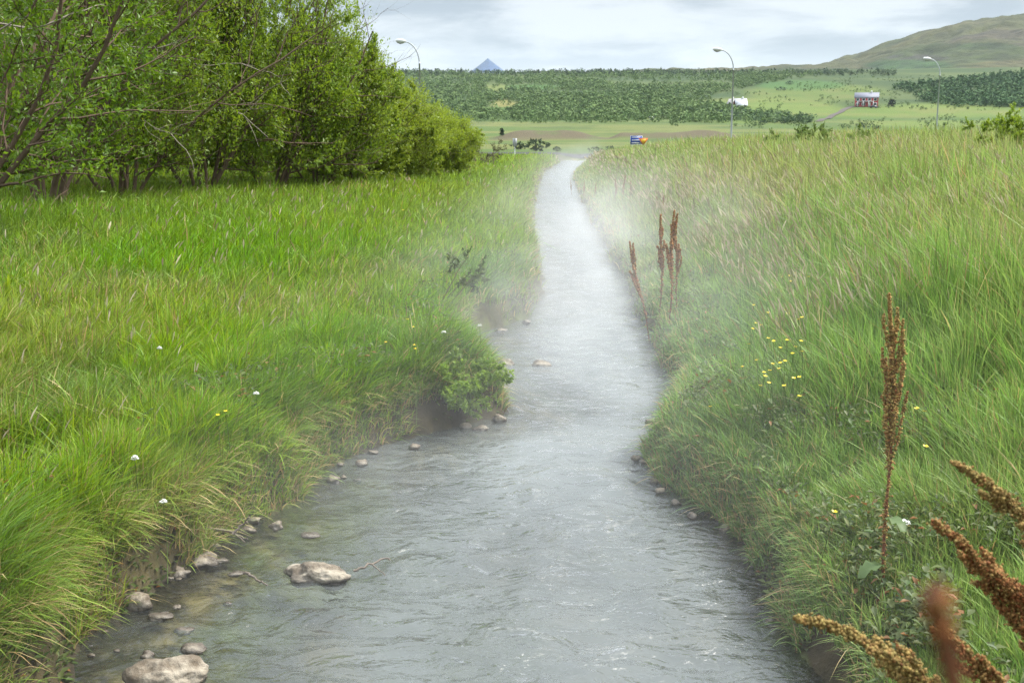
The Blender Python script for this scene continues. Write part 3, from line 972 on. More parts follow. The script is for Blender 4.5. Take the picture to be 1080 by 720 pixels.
for (u, v, H, spr, sd, tints, ln_, dead, lab) in WILLOWS:
    p = ground_hit(u, v)
    far_ = H < 5
    t = willow('willow_tree', H, spr, 7, 12, 8, (60 if sd < 4 else 95) if H > 5 else 150, .10 if not far_ else .085, tints, 100 + sd, ln_, .12 if H > 5 else .07, p, dead, 1.0, .5 if H > 5 else .8, 140 if sd < 3 else (460 if sd < 7 else 620))
    tag(t, lab, 'tree', 'willows of the thicket on the left bank')
    protos.append(t)
for q, (u, rr_, sc_) in enumerate(((-110, 29, 1.0), (-20, 31, .9), (95, 36, .9), (170, 38, .9), (250, 40, .9), (305, 42, .75), (-60, 35, 1.0), (30, 39, 1.0), (110, 40, .98), (185, 42, 1.0), (262, 44, 1.02), (318, 46, .78), (345, 50, .68))):
    src = protos[(q + 2) % 7]
    x = rr_ * (u - CX) / F
    copy_thing(src, (x, rr_, float(height(x, rr_))), 2.1 + q * 1.3, sc_, 'willow in the back row, half hidden behind the front willows', 'willows of the back row')

under = willow('willow_undergrowth', 2.6, 3.2, 9, 8, 6, 36, .085, (DK, MD), 171, (0, 0), .08, (0, 0, 0), 0, 1.0, .9)
for q, (u, rr_) in enumerate(((-100, 33), (-30, 36), (25, 34), (75, 38), (120, 37), (165, 42), (210, 41), (255, 45), (300, 44), (345, 48), (385, 49), (425, 55))):
    x = rr_ * (u - CX) / F
    c = under if q == 0 else copy_thing(under, (0, 0, 0))
    c.location = (x, rr_, float(height(x, rr_))); c.rotation_euler.z = q * 1.9; c.scale = (1 + .25 * math.sin(q * 5),) * 3
    tag(c, 'bushy willow undergrowth filling the shade behind the willow stems', 'undergrowth', 'undergrowth behind the willow stems')

shrub_grey = ground_hit(507, 178)
t = willow('willow_shrub', 1.9, 2.4, 8, 7, 5, 22, .075, ((.10, .11, .05), (.17, .16, .085)), 131, (.05, 0), .1, shrub_grey, 0, 1.0, .9)
tag(t, 'low greyish shrub with sparse twigs where the thicket meets the stream', 'shrub')

for (u, y_, topv, wpx, sd, lab) in ((872, 38, 126, 80, 141, 'broad leafy shrub rising behind the right bank grass, left of the second lamp'),
                                    (832, 42, 133, 44, 142, 'small shrub at the left end of the bushes behind the right bank grass'),
                                    (925, 40, 130, 60, 143, 'shrub behind the right bank grass, just left of the second lamp post'),
                                    (1078, 24, 106, 60, 144, 'yellow green willow bush at the right edge of the photo'),
                                    (1015, 36, 127, 66, 145, 'dark shrub behind the grass, between the second lamp and the right edge')):
    top = at_dist(u, topv, y_)
    zg = float(height(top.x, y_))
    H = top.z - zg
    t = willow('willow_shrub', H, wpx * y_ / F * .8 + .6, 9, 9, 6, 44, .055, ((.11, .19, .045), (.19, .26, .07)) if u != 1078 else (MD, YL), sd, (0, 0), .15, (top.x, y_, zg), 0, 1.0, .8)
    tag(t, lab, 'shrub', 'shrubs behind the right bank grass')

# little overhanging bush at the left water edge and the bare sprig above it
pb = ground_hit(484, 420, .10)
t = willow('willow_bush', .55, .62, 10, 8, 5, 30, .032, ((.18, .30, .05), (.27, .38, .08)), 151, (.22, -.1), .1, (pb.x, pb.y, pb.z), 0, 1.6, .8)
tag(t, 'small bright green willow bush overhanging the left water edge', 'bush')
pp = ground_hit(458, 312, .2)
t = willow('willow_sprig', 1.0, .6, 3, 4, 3, 22, .045, ((.06, .10, .03), (.10, .13, .04)), 152, (.55, 0), .55, (pp.x, pp.y, pp.z), 0, 1.8, 1.0)
tag(t, 'thin leaning willow sprig above the left meadow grass', 'sapling')


# ------------------------------------------------------------------ far woods, plantation and field bushes
FS = 1


def leaf_cone(g, H, Rd, n, conic):
    """a clump of n leafy facets filling a small tree's volume"""
    t = g.random(n) ** .8
    prof = (1 - t) ** .7 if conic else np.sqrt(np.clip(1 - (2 * t - 1) ** 2, 0.05, 1))
    a = g.uniform(0, 2 * np.pi, n); q = Rd * prof * np.sqrt(g.uniform(.25, 1, n)) * g.uniform(.75, 1.2, n)
    c = np.column_stack([q * np.cos(a), q * np.sin(a), H * (.06 + .9 * t)])
    s = H * .17 * g.uniform(.6, 1.3, n)
    v = c[:, None, :] + g.normal(0, 1, (n, 3, 3)) * s[:, None, None] * np.array([.75, .75, .65])
    v[:, :, 2] = np.maximum(v[:, :, 2], 0)
    return v.reshape(-1, 3)


gfar = np.random.default_rng(5)
KINDS = [leaf_cone(gfar, 1, .36, 30, True) for _ in range(6)] + [leaf_cone(gfar, 1, .46, 30, False) for _ in range(6)]


def far_wood(name, pts, hmin, hmax, tint_a, tint_b, label, cat, conic_share=.5):
    V, Cc = [], []
    for (x, y, z) in pts:
        k = gfar.integers(0, 6) + (0 if gfar.random() < conic_share else 6)
        a = gfar.uniform(0, 6.28); ca, sa = math.cos(a), math.sin(a)
        H = gfar.uniform(hmin, hmax)
        q = KINDS[k] * H * np.array([1.15, 1.15, 1])
        q = np.column_stack([q[:, 0] * ca - q[:, 1] * sa + x, q[:, 0] * sa + q[:, 1] * ca + y, q[:, 2] + z - .1])
        V.append(q)
        f = gfar.random()
        Cc.append(np.tile(np.array(tint_a) * (1 - f) + np.array(tint_b) * f, (len(q), 1)))
    V = np.concatenate(V)
    T = np.arange(len(V)).reshape(-1, 3)
    return tag(make_mesh(name, V, [T], M_FARTREE, None, np.concatenate(Cc)), label, cat, None, 'stuff')


# radius on the slope for a given pixel row, by table
rt = np.geomspace(112, 1330, 900)


def slope_points(us, vs):
    out = []
    for u, v in zip(us, vs):
        a = math.atan((u - CX) / F)
        x, y = rt * math.sin(a), rt * math.cos(a)
        z = height(x, y)
        _, pv = to_px(x, y, z)
        pv = np.minimum.accumulate(pv)
        k = np.searchsorted(-pv, -v)
        if 0 < k < len(rt):
            out.append((x[k], y[k], z[k]))
    return out


m = 24000
us = gfar.uniform(180, 900, m); vs = gfar.uniform(77.5, 130, m)
dens = .42 + .9 * ss(.36, .62, fbm(us / 38, vs / 9, 101, 4))
right_lim = np.interp(vs, [77, 88, 95, 101, 110, 118, 124, 130], [880, 800, 765, 742, 738, 775, 815, 850])
dens *= 1 - ss(-12, 10, us - right_lim)
for (cu, cv, su, sv) in ((524, 93, 15, 5), (560, 92, 30, 3.4), (531, 111, 20, 5.5), (524, 116.5, 20, 3.6), (700, 88, 70, 4), (640, 84, 26, 1.6), (600, 98, 30, 2)):
    dens *= 1 - .92 * blob(us, vs, cu, cv, su, sv)
dens *= np.where(vs > 127, .45, 1)
kp = gfar.random(m) < dens
far_wood('forest', slope_points(us[kp], vs[kp]), 2.0, 4.2, (.105, .175, .055), (.150, .215, .070), 'young mixed wood covering the far slope', 'forest', .45)
us = gfar.uniform(180, 935, 1500); vs = gfar.uniform(76.3, 80.5, 1500)
kp = (us < 760) | (gfar.random(1500) < .6)
far_wood('forest', slope_points(us[kp], vs[kp]), 2.6, 4.8, (.050, .088, .040), (.095, .135, .058), 'dark line of trees along the far ridge', 'forest', .6)
# darker plantation on the right
us = gfar.uniform(900, 1300, 6000); vs = gfar.uniform(70, 116, 6000)
topl = np.interp(us, [925, 950, 985, 1040, 1080, 1300], [95, 91, 88, 81, 77, 77]); botl = np.interp(us, [925, 948, 958, 1000, 1080, 1300], [94, 97, 107, 113, 114, 110])
kp = (vs > topl) & (vs < botl) & (us > 925)
for (cu, cv, su, sv) in ((1015, 98.5, 30, 2.2), (962, 99.5, 14, 1.8), (1040, 91.5, 22, 1.2), (965, 104, 20, 2.0)):
    kp &= gfar.random(len(us)) > .95 * blob(us, vs, cu, cv, su, sv)
far_wood('plantation', slope_points(us[kp], vs[kp]), 3.0, 5.4, (.045, .100, .036), (.092, .160, .058), 'dark green conifer plantation on the right slope', 'plantation', .7)
us = gfar.uniform(700, 1120, 4200); vs = gfar.uniform(80, 136, 4200)
kp = fbm(us / 22, vs / 5, 103, 4) + .08 * (vs < 100) > .60
far_wood('heather', slope_points(us[kp], vs[kp]), 0.5, 1.7, (.06, .10, .03), (.11, .16, .05), 'low scrub scattered over the fields by the red house', 'scrub', .1)
us = gfar.uniform(720, 850, 260); vs = np.interp(us, [720, 850], [122, 129]) + gfar.normal(0, 1.8, 260)
far_wood('hedge_scrub', slope_points(us, vs), 1.8, 3.8, (.06, .11, .045), (.115, .165, .075), 'belt of scrub at the foot of the far slope', 'scrub', .2)


def field_bush(u, v, wpx, hpx, tint, lab, group=None, conic=False):
    p = slope_points([u], [v])[0]
    d = math.hypot(p[0], p[1])
    q = leaf_cone(gfar, hpx * d / F, wpx * d / F / 1.7, 150, conic)
    q = q * np.array([1, 1, 1.0])
    root = empty('field_bush' if not conic else 'small_conifer', p, lab, 'bush' if not conic else 'tree', group)
    c = np.repeat(np.array(tint)[None, :] * gfar.uniform(.75, 1.25, (150, 1)), 3, 0)
    make_mesh('crown', q, [np.arange(450).reshape(-1, 3)], M_FARTREE, root, c)
    b = Buf(); H = hpx * d / F
    b.tube([(0, 0, -.2), (.03 * H, 0, .35 * H), (0, .02 * H, .7 * H)], [.05 * H, .04 * H, .02 * H], 6)
    b.build('trunk', M_BARK, root)
    return root


field_bush(529.5, 143, 5, 7, (.03, .055, .03), 'small dark conifer standing alone in the valley field left of the grey sign', None, True)
field_bush(564, 159.5, 22, 12, (.075, .10, .06), 'wide grey green bush right of the grey sign back')
field_bush(547, 158, 12, 8, (.06, .085, .05), 'smaller grey green bush just left of the wide bush by the grey sign')
field_bush(587, 160, 8, 5, (.07, .10, .05), 'tiny round bush between the grey sign and the blue sign')
field_bush(627, 161.5, 16, 6, (.06, .085, .05), 'low flat bush just left of the blue sign')
field_bush(642, 160, 9, 6, (.07, .10, .055), 'small round bush below the blue sign')
field_bush(906, 135, 15, 5, (.035, .06, .03), 'dark flat bush in the field below the red house')
field_bush(917, 136.5, 9, 4, (.04, .065, .03), 'small dark bush right beside the flat bush below the red house')
field_bush(932.5, 112.5, 6, 6.5, (.015, .025, .018), 'round nearly black bush at the right of the red house')
field_bush(818, 96, 9, 3.5, (.04, .065, .04), 'dark bush in the upper field, nearer to the white farmhouse')
field_bush(826, 89.5, 7, 3.5, (.04, .065, .035), 'dark bush in the upper field above the other one')
field_bush(800, 132, 9, 4.5, (.05, .085, .035), 'small bush in the field right of the first lamp post')


# ------------------------------------------------------------------ farm buildings
def gable_house(name, p, W, D, H, RH, yaw, wall_m, roof_m, lab, cat, storeys=2, cols=4):
    root = empty(name, (p[0], p[1], p[2] - .3), lab, cat)
    root.rotation_euler.z = yaw
    b = Buf()
    x, y = W / 2, D / 2
    V = [(-x, -y, 0), (x, -y, 0), (x, y, 0), (-x, y, 0), (-x, -y, H), (x, -y, H), (x, y, H), (-x, y, H), (-x, 0, H + RH), (x, 0, H + RH)]
    b.add(V, [(0, 1, 5, 4), (2, 3, 7, 6)], [(4, 8, 7), (5, 6, 9)])
    b.add(V, [(0, 4, 7, 3), (1, 2, 6, 5)])
    b.build('wall', wall_m, root)
    r = Buf()
    o = .45
    k = RH / y
    for s_ in (-1, 1):
        e = [(-x - o, s_ * (y + o), H - k * o + .06), (x + o, s_ * (y + o), H - k * o + .06), (x + o, 0, H + RH + .06), (-x - o, 0, H + RH + .06)]
        e2 = [(a, b_, c + .22) for a, b_, c in e]
        r.add(e + e2, [(0, 1, 2, 3), (4, 7, 6, 5), (0, 4, 5, 1), (1, 5, 6, 2), (3, 2, 6, 7), (0, 3, 7, 4)])
    roof = r.build('roof', roof_m, root)
    c = Buf(); c.box(W * .2, .0, H + RH + .5, .8, .8, 1.4)
    c.build('chimney', M_WHITE, roof)
    sh = H / storeys
    for f_ in range(storeys):
        for q in range(cols):
            wx = -x + W * (q + .5) / cols
            if storeys == 2 and f_ == 0 and q == 2:
                d = Buf(); d.box(wx, -y - .04, 1.2, 1.3, .12, 2.2); d.build('door', M_WHITE, root)
                continue
            fr = Buf()
            fr.box(wx, -y - .03, sh * f_ + sh * .55, 1.9, .1, 1.6)
            fo = fr.build('window', M_WHITE, root)
            pn = Buf(); pn.box(wx, -y - .085, sh * f_ + sh * .55, 1.45, .05, 1.2)
            pn.build('pane', M_GLASS, fo)
    return root


pr = slope_points([906], [112.3])[0]
d = math.hypot(pr[0], pr[1])
red = gable_house('house', pr, 22 * d / F, 8, 8.8 * d / F, 2.6, -math.atan2(pr[0], pr[1]) * 1, M_REDWALL, M_ROOF, 'red house with white window frames and grey roof on the far slope', 'house', 2, 4)
bal = Buf()
bal.box(-.5, -4.9, 2.95, 9, 1.7, .25)
for q in (-4.7, -1.7, 1.2, 3.7):
    bal.box(q, -5.6, 1.45, .4, .3, 2.8)
bal.build('porch', M_WHITE, red)
pw = slope_points([776], [113])[0]
d = math.hypot(pw[0], pw[1])
wh = gable_house('farmhouse', pw, 11 * d / F, 6, 2.4 * d / F, 3.4, -math.atan2(pw[0], pw[1]) + .25, M_PALEROOF, M_ROOFPALE, 'white farmhouse with pale steep roof behind the first lamp post', 'house', 1, 3)
an = slope_points([767], [113])[0]
ann = gable_house('shed', an, 5.5 * d / F, 5, 3.6 * d / F, 2.6, -math.atan2(an[0], an[1]) - .5, M_ORANGEWALL, M_PALEROOF, 'small rust orange shed at the left of the white farmhouse', 'shed', 1, 1)
for q, (u, v) in enumerate(((761.5, 113.2), (768, 114))):
    p_ = slope_points([u], [v])[0]
    hb = Buf()
    th_ = np.linspace(0, 2 * math.pi, 17)[:-1]
    bo = Buf(); bo.tube([(-1.1, 0, .8), (-.9, 0, .8), (.9, 0, .8), (1.1, 0, .8)], [.4, .5, .5, .4], 14)
    ob = bo.build('hay_bale', M_WHITE, None, True)
    ob.location = p_
    tag(ob, 'white wrapped bale lying at the left of the rust orange shed' if q == 0 else 'white wrapped bale in front of the rust orange shed', 'bale')
pv_ = slope_points([684.5], [127.2])[0]
tr = empty('trailer', pv_, 'tiny white box trailer parked at the foot of the wooded slope', 'trailer')
b = Buf(); b.box(0, 0, 1.25, 2.0, 1.5, 1.3); b.build('body', M_WHITE, tr)
for s_ in (-1, 1):
    w_ = Buf(); w_.tube([(s_ * .55, -.86, .35), (s_ * .55, -.76, .35)], [.34, .34], 12); w_.build('wheel', M_ROAD, tr)
car_p = slope_points([908.5], [113.0])[0]
cr = empty('parked_car', (car_p[0], car_p[1] - 9.0, float(height(car_p[0], car_p[1] - 9.0)) + .1), 'dark car parked in front of the red house', 'car')
b = Buf()
prof = [(-2.2, .35), (-2.2, .85), (-1.3, .98), (-.7, 1.5), (.9, 1.5), (1.5, 1.0), (2.2, .85), (2.2, .35)]
V = [(px_, -.85, pz_) for px_, pz_ in prof] + [(px_, .85, pz_) for px_, pz_ in prof]
b.add(V, [(q, (q + 1) % 8, (q + 1) % 8 + 8, q + 8) for q in range(8)], [(0, q + 1, q) for q in range(1, 7)] + [(8, q + 8, q + 9) for q in range(1, 7)])
b.build('body', simple('dark_car_paint', (.03, .035, .045), .3, .5, .05), cr)
for sx_ in (-1.35, 1.35):
    for sy_ in (-.86, .76):
        w_ = Buf(); w_.tube([(sx_, sy_, .33), (sx_, sy_ + .1, .33)], [.33, .33], 12); w_.build('wheel', M_ROAD, cr)


# ------------------------------------------------------------------ street lamps and road signs
def street_lamp(u_base, top_v, y_, armdir, lab):
    x = y_ * (u_base - CX) / F
    z = float(height(x, y_)) - .2
    top = at_dist(u_base, top_v, y_).z
    H = top - z
    root = empty('street_lamp', (x, y_, z), lab, 'street lamp', 'street lamps along the road')
    b = Buf()
    s_ = armdir
    b.tube([(0, 0, 0), (0, 0, 1.2), (0, 0, 1.25), (0, 0, H - 1.9)], [.11, .10, .085, .065], 10)
    b.build('pole', M_METAL, root, True)
    a = Buf()
    tt = np.linspace(0, 1, 12) * math.pi / 2 * .92
    pts = [(s_ * 1.25 * (1 - math.cos(q)), 0, H - 1.9 + 1.75 * math.sin(q)) for q in tt]
    a.tube(pts, np.linspace(.062, .045, 12), 8)
    a.build('arm', M_METAL, root, True)
    e = np.array(pts[-1])
    h = Buf()
    h.tube([e + C(-s_ * .05, 0, -.02), e + C(s_ * .1, 0, .03), e + C(s_ * .35, 0, .07), e + C(s_ * .75, 0, .10), e + C(s_ * .85, 0, .09)], [.05, .12, .17, .13, .03], 10)
    ho = h.build('lamp_head', M_WHITE, root, True)
    g_ = Buf(); g_.tube([e + C(s_ * .15, 0, -.07), e + C(s_ * .45, 0, -.10), e + C(s_ * .72, 0, -.04)], [.05, .10, .04], 8)
    g_.build('lens', M_GREYSIGN, ho, True)
    return root


street_lamp(767.5, 51, 105, -1, 'grey curved arm street lamp standing in front of the white farmhouse')
street_lamp(980, 61, 128, -1, 'grey curved arm street lamp nearest the dark plantation at the right')
street_lamp(445, 42, 96, -1, 'street lamp mostly hidden behind the willow thicket, only its arm showing')

pS = at_dist(672, 148, 128)
zg = float(height(pS.x, 128))
sg = empty('direction_sign', (pS.x - .1, 128, zg), 'blue direction sign with white lettering lines beside the yellow triangle sign', 'road sign')
b = Buf(); b.box(0, 0, pS.z - zg, 1.35, .05, .98); bd = b.build('sign_panel', M_BLUE, sg)
l = Buf()
for q, (w0, dx_) in enumerate(((.9, -.05), (1.0, 0), (.8, -.1))):
    l.box(dx_, -.032, pS.z - zg + .31 - .3 * q, w0, .01, .09)
for s_ in (-1, 1):
    l.box(0, -.031, pS.z - zg + s_ * .465, 1.35, .01, .03); l.box(s_ * .66, -.031, pS.z - zg, .03, .01, .9)
l.build('lettering', M_WHITE, bd)
for s_ in (-.45, .45):
    q = Buf(); q.tube([(s_, .06, 0), (s_, .06, pS.z - zg + .4)], [.035, .035], 8); q.build('post', M_METAL, sg)
pT = at_dist(678.5, 149, 126)
zt = float(height(pT.x, 126))
ys = empty('yield_sign', (pT.x, 126, zt), 'yellow triangle give way sign with orange red border', 'road sign')


def tri(b, s_, y0, y1, cz):
    v = [(-s_, y0, cz + s_ * .62), (s_, y0, cz + s_ * .62), (0, y0, cz - s_ * 1.05)]
    v2 = [(a, y1, c) for a, _, c in v]
    b.add(v + v2, [(0, 3, 4, 1), (1, 4, 5, 2), (2, 5, 3, 0)], [(0, 1, 2), (3, 5, 4)])


b = Buf(); tri(b, .52, -.02, .02, pT.z - zt); bo = b.build('border', M_ORANGE, ys)
b = Buf(); tri(b, .34, -.03, -.021, pT.z - zt + .02); b.build('face', M_YELLOW, bo)
b = Buf(); b.tube([(0, .06, 0), (0, .06, pT.z - zt + .3)], [.035, .035], 8); b.build('post', M_METAL, ys)
pG = at_dist(543, 150, 112)
zt = float(height(pG.x, 112))
gs = empty('sign_back', (pG.x, 112, zt), 'grey back of a road sign on a thin post left of the stream end', 'road sign')
b = Buf(); b.box(0, 0, pG.z - zt, .42, .03, .72); b.build('sign_panel', M_GREYSIGN, gs)
b = Buf(); b.tube([(0, -.05, 0), (0, -.05, pG.z - zt + .36)], [.035, .035], 8); b.build('post', M_METAL, gs)


# ------------------------------------------------------------------ stones and driftwood
from mathutils import noise as mnoise


def stone(u, v, wpx, hpx, lab, flat=1.0, seed=0, z=0.0, angular=.28, name='stone', group=None, depth_ratio=.75):
    x, y = on_plane(u, v + hpx * .35, z)
    s = math.hypot(y, EYE) / F
    kk = .84 if wpx > 40 else 1.12
    W = wpx * s * kk; Hh = hpx * s * (.8 if wpx > 40 else 1.05)
    bm = bmesh.new()
    bmesh.ops.create_icosphere(bm, subdivisions=5 if wpx > 30 else 3, radius=1.0)
    off = Vector((seed * 3.7, seed * 1.3, seed * 7.1))
    for vv in bm.verts:
        n_ = vv.co.normalized()
        d_ = 1 + angular * mnoise.noise(n_ * 1.1 + off) * 1.6 + angular * .5 * mnoise.noise(n_ * 2.6 + off) + angular * .22 * mnoise.noise(n_ * 7 + off)
        if angular > .3:
            d_ = d_ * .7 + .3 * (round(d_ * 5) / 5)
        vv.co = n_ * d_
        vv.co.x *= W / 2; vv.co.y *= W / 2 * depth_ratio; vv.co.z *= Hh * .62
    me = bpy.data.meshes.new(name)
    bm.to_mesh(me); bm.free()
    me.materials.append(M_STONE)
    me.polygons.foreach_set('use_smooth', np.ones(len(me.polygons), bool))
    o = bpy.data.objects.new(name, me)
    COL.objects.link(o)
    o.location = (x, y, z + Hh * .10)
    o.rotation_euler = (random.uniform(-.08, .08), random.uniform(-.1, .1), random.uniform(-.4, .4))
    return tag(o, lab, 'stone', group)


STONES = [
    (178, 704, 86, 44, 'largest rounded boulder at the bottom edge, cut by the photo frame', .8, .26),
    (337, 600, 68, 26, 'flat pointed tan rock standing in the shallow water', .5, .40),
    (145, 632, 29, 17, 'smooth pale cobble against the left bank above the boulder', .8, .2),
    (262, 545, 32, 12, 'pale flat slab at the foot of the left bank by the forked stick', .4, .42),
    (214, 588, 30, 12, 'flat grey slab below the left bank, between cobble and pale slab', .4, .38),
    (190, 602, 18, 9, 'small pale stone at the left bank, just below the flat grey slab', .4, .38),
    (224, 574, 14, 8, 'small whitish stone wedged above the flat grey slab', .4, .36),
    (169, 649, 22, 6, 'thin grey stone barely above water, right of the smooth cobble', .3, .3),
    (204, 682, 26, 9, 'low wet stone just above the bottom boulder', .4, .25),
    (193, 664, 17, 6, 'little flat stone between the wet stone and the thin grey stone', .4, .3),
    (232, 590, 13, 4, 'tiny white chip in the water right of the flat grey slab', .3, .3),
    (249, 604, 16, 4, 'thin white flake in the water beside the twig', .3, .3),
    (328, 563, 18, 3.5, 'isolated white flake in the water above the pointed tan rock', .3, .3),
    (240, 636, 9, 3.5, 'tiny white chip alone in the shallows below the twig', .3, .3),
    (571, 383, 17, 8, 'lone rounded rock in midstream', .5, .3),
    (491, 449, 11, 8, 'orange tan cobble at the left edge below the small bush', .8, .2),
    (506, 451, 16, 6, 'dark wet stone right of the orange tan cobble', .5, .35),
    (526, 440, 14, 8, 'tan stone at the water edge right under the overhanging bush', .6, .3),
    (534, 382, 15, 10, 'grey brown stone at the left water edge above the bush', .6, .3),
    (528, 348, 11, 4, 'pale flat stone at the foot of the left bank bulge in the steam', .4, .35),
    (555, 339, 8, 4, 'small brown stone at the right end of the left bank bulge', .5, .3),
    (765, 556, 10, 8, 'white pebble, left one of the little group at the right water edge', .6, .3),
    (774, 554, 11, 8, 'white pebble, middle one of the little group at the right water edge', .6, .3),
    (782, 558, 9, 7, 'white pebble, right one of the little group at the right water edge', .6, .3),
    (825, 637, 9, 8, 'round brown stone at the right water edge near the bottom', .6, .25),
    (730, 543, 10, 6, 'dark stone at the foot of the right bank bulge', .6, .3),
    (713, 529, 9, 5, 'brown stone under the grass of the right bank bulge', .6, .3),
]
for q, (u, v, w_, h_, lab, fl, ang) in enumerate(STONES):
    stone(u, v, w_, h_, lab, fl, q + 1, 0.0, ang)


for q in range(26):
    if q < 18:
        yy_ = random.uniform(4.5, 9.0); side_x = float(edge_l(yy_)) + abs(random.gauss(.05, .22)) - .02
        lab, grp = 'small pebble lying along the foot of the left bank', 'pebbles at the left water edge'
    else:
        yy_ = random.uniform(5.5, 10.0); side_x = float(edge_r(yy_)) - abs(random.gauss(0, .08)) + .02
        lab, grp = 'small pebble lying along the foot of the right bank', 'pebbles at the right water edge'
    u_, v_ = to_px(side_x, yy_, 0)
    w_ = random.uniform(5, 13)
    stone(u_, v_, w_, w_ * random.uniform(.35, .6), lab, .5, 60 + q, random.uniform(0, .02), random.uniform(.2, .45), 'pebble', grp)


def stick(pix, r0, lab, z=0.03, forks=()):
    b = Buf()
    pts = []
    for (u, v, dz) in pix:
        x, y = on_plane(u, v, z + dz)
        pts.append((x, y, z + dz))
    o_ = np.array(pts[0])
    pts = np.array(pts)
    t_ = np.linspace(0, len(pts) - 1, 14)
    pp_ = np.column_stack([np.interp(t_, range(len(pts)), pts[:, c_]) for c_ in range(3)]) + rng.normal(0, .004, (14, 3))
    b.tube(pp_ - o_, np.linspace(r0, r0 * .45, 14), 6)
    for (i0, du, dv, dz) in forks:
        p0 = pp_[i0]
        x, y = on_plane(*(np.array(to_px(*p0)) + (du, dv)), p0[2] + dz)
        q1 = np.array([x, y, p0[2] + dz])
        b.tube(np.linspace(p0, q1, 6) + rng.normal(0, .004, (6, 3)) * np.linspace(0, 1, 6)[:, None] - o_, np.linspace(r0 * .6, r0 * .3, 6), 5)
    ob = b.build('driftwood_stick', M_STICK, None, True)
    ob.location = o_
    return tag(ob, lab, 'stick')


stick([(212, 556, .10), (240, 559, .06), (262, 568, .02)], .011, 'bare forked stick lying from the left bank into the water', .03, ((8, 12, 10, -.03),))
stick([(246, 562, .22), (256, 553, .27), (262, 546, .33)], .008, 'short pale twig poking up above the flat slab at the left bank', .03)
stick([(258, 603, .01), (270, 610, .012), (281, 617, .0)], .009, 'thin dark twig floating beside the white flake in the shallows', .02)
stick([(372, 602, .02), (386, 597, .04), (404, 588, .03), (412, 590, .02)], .008, 'bent twig caught at the right tip of the pointed tan rock', .02, ((6, 14, 12, -.01),))


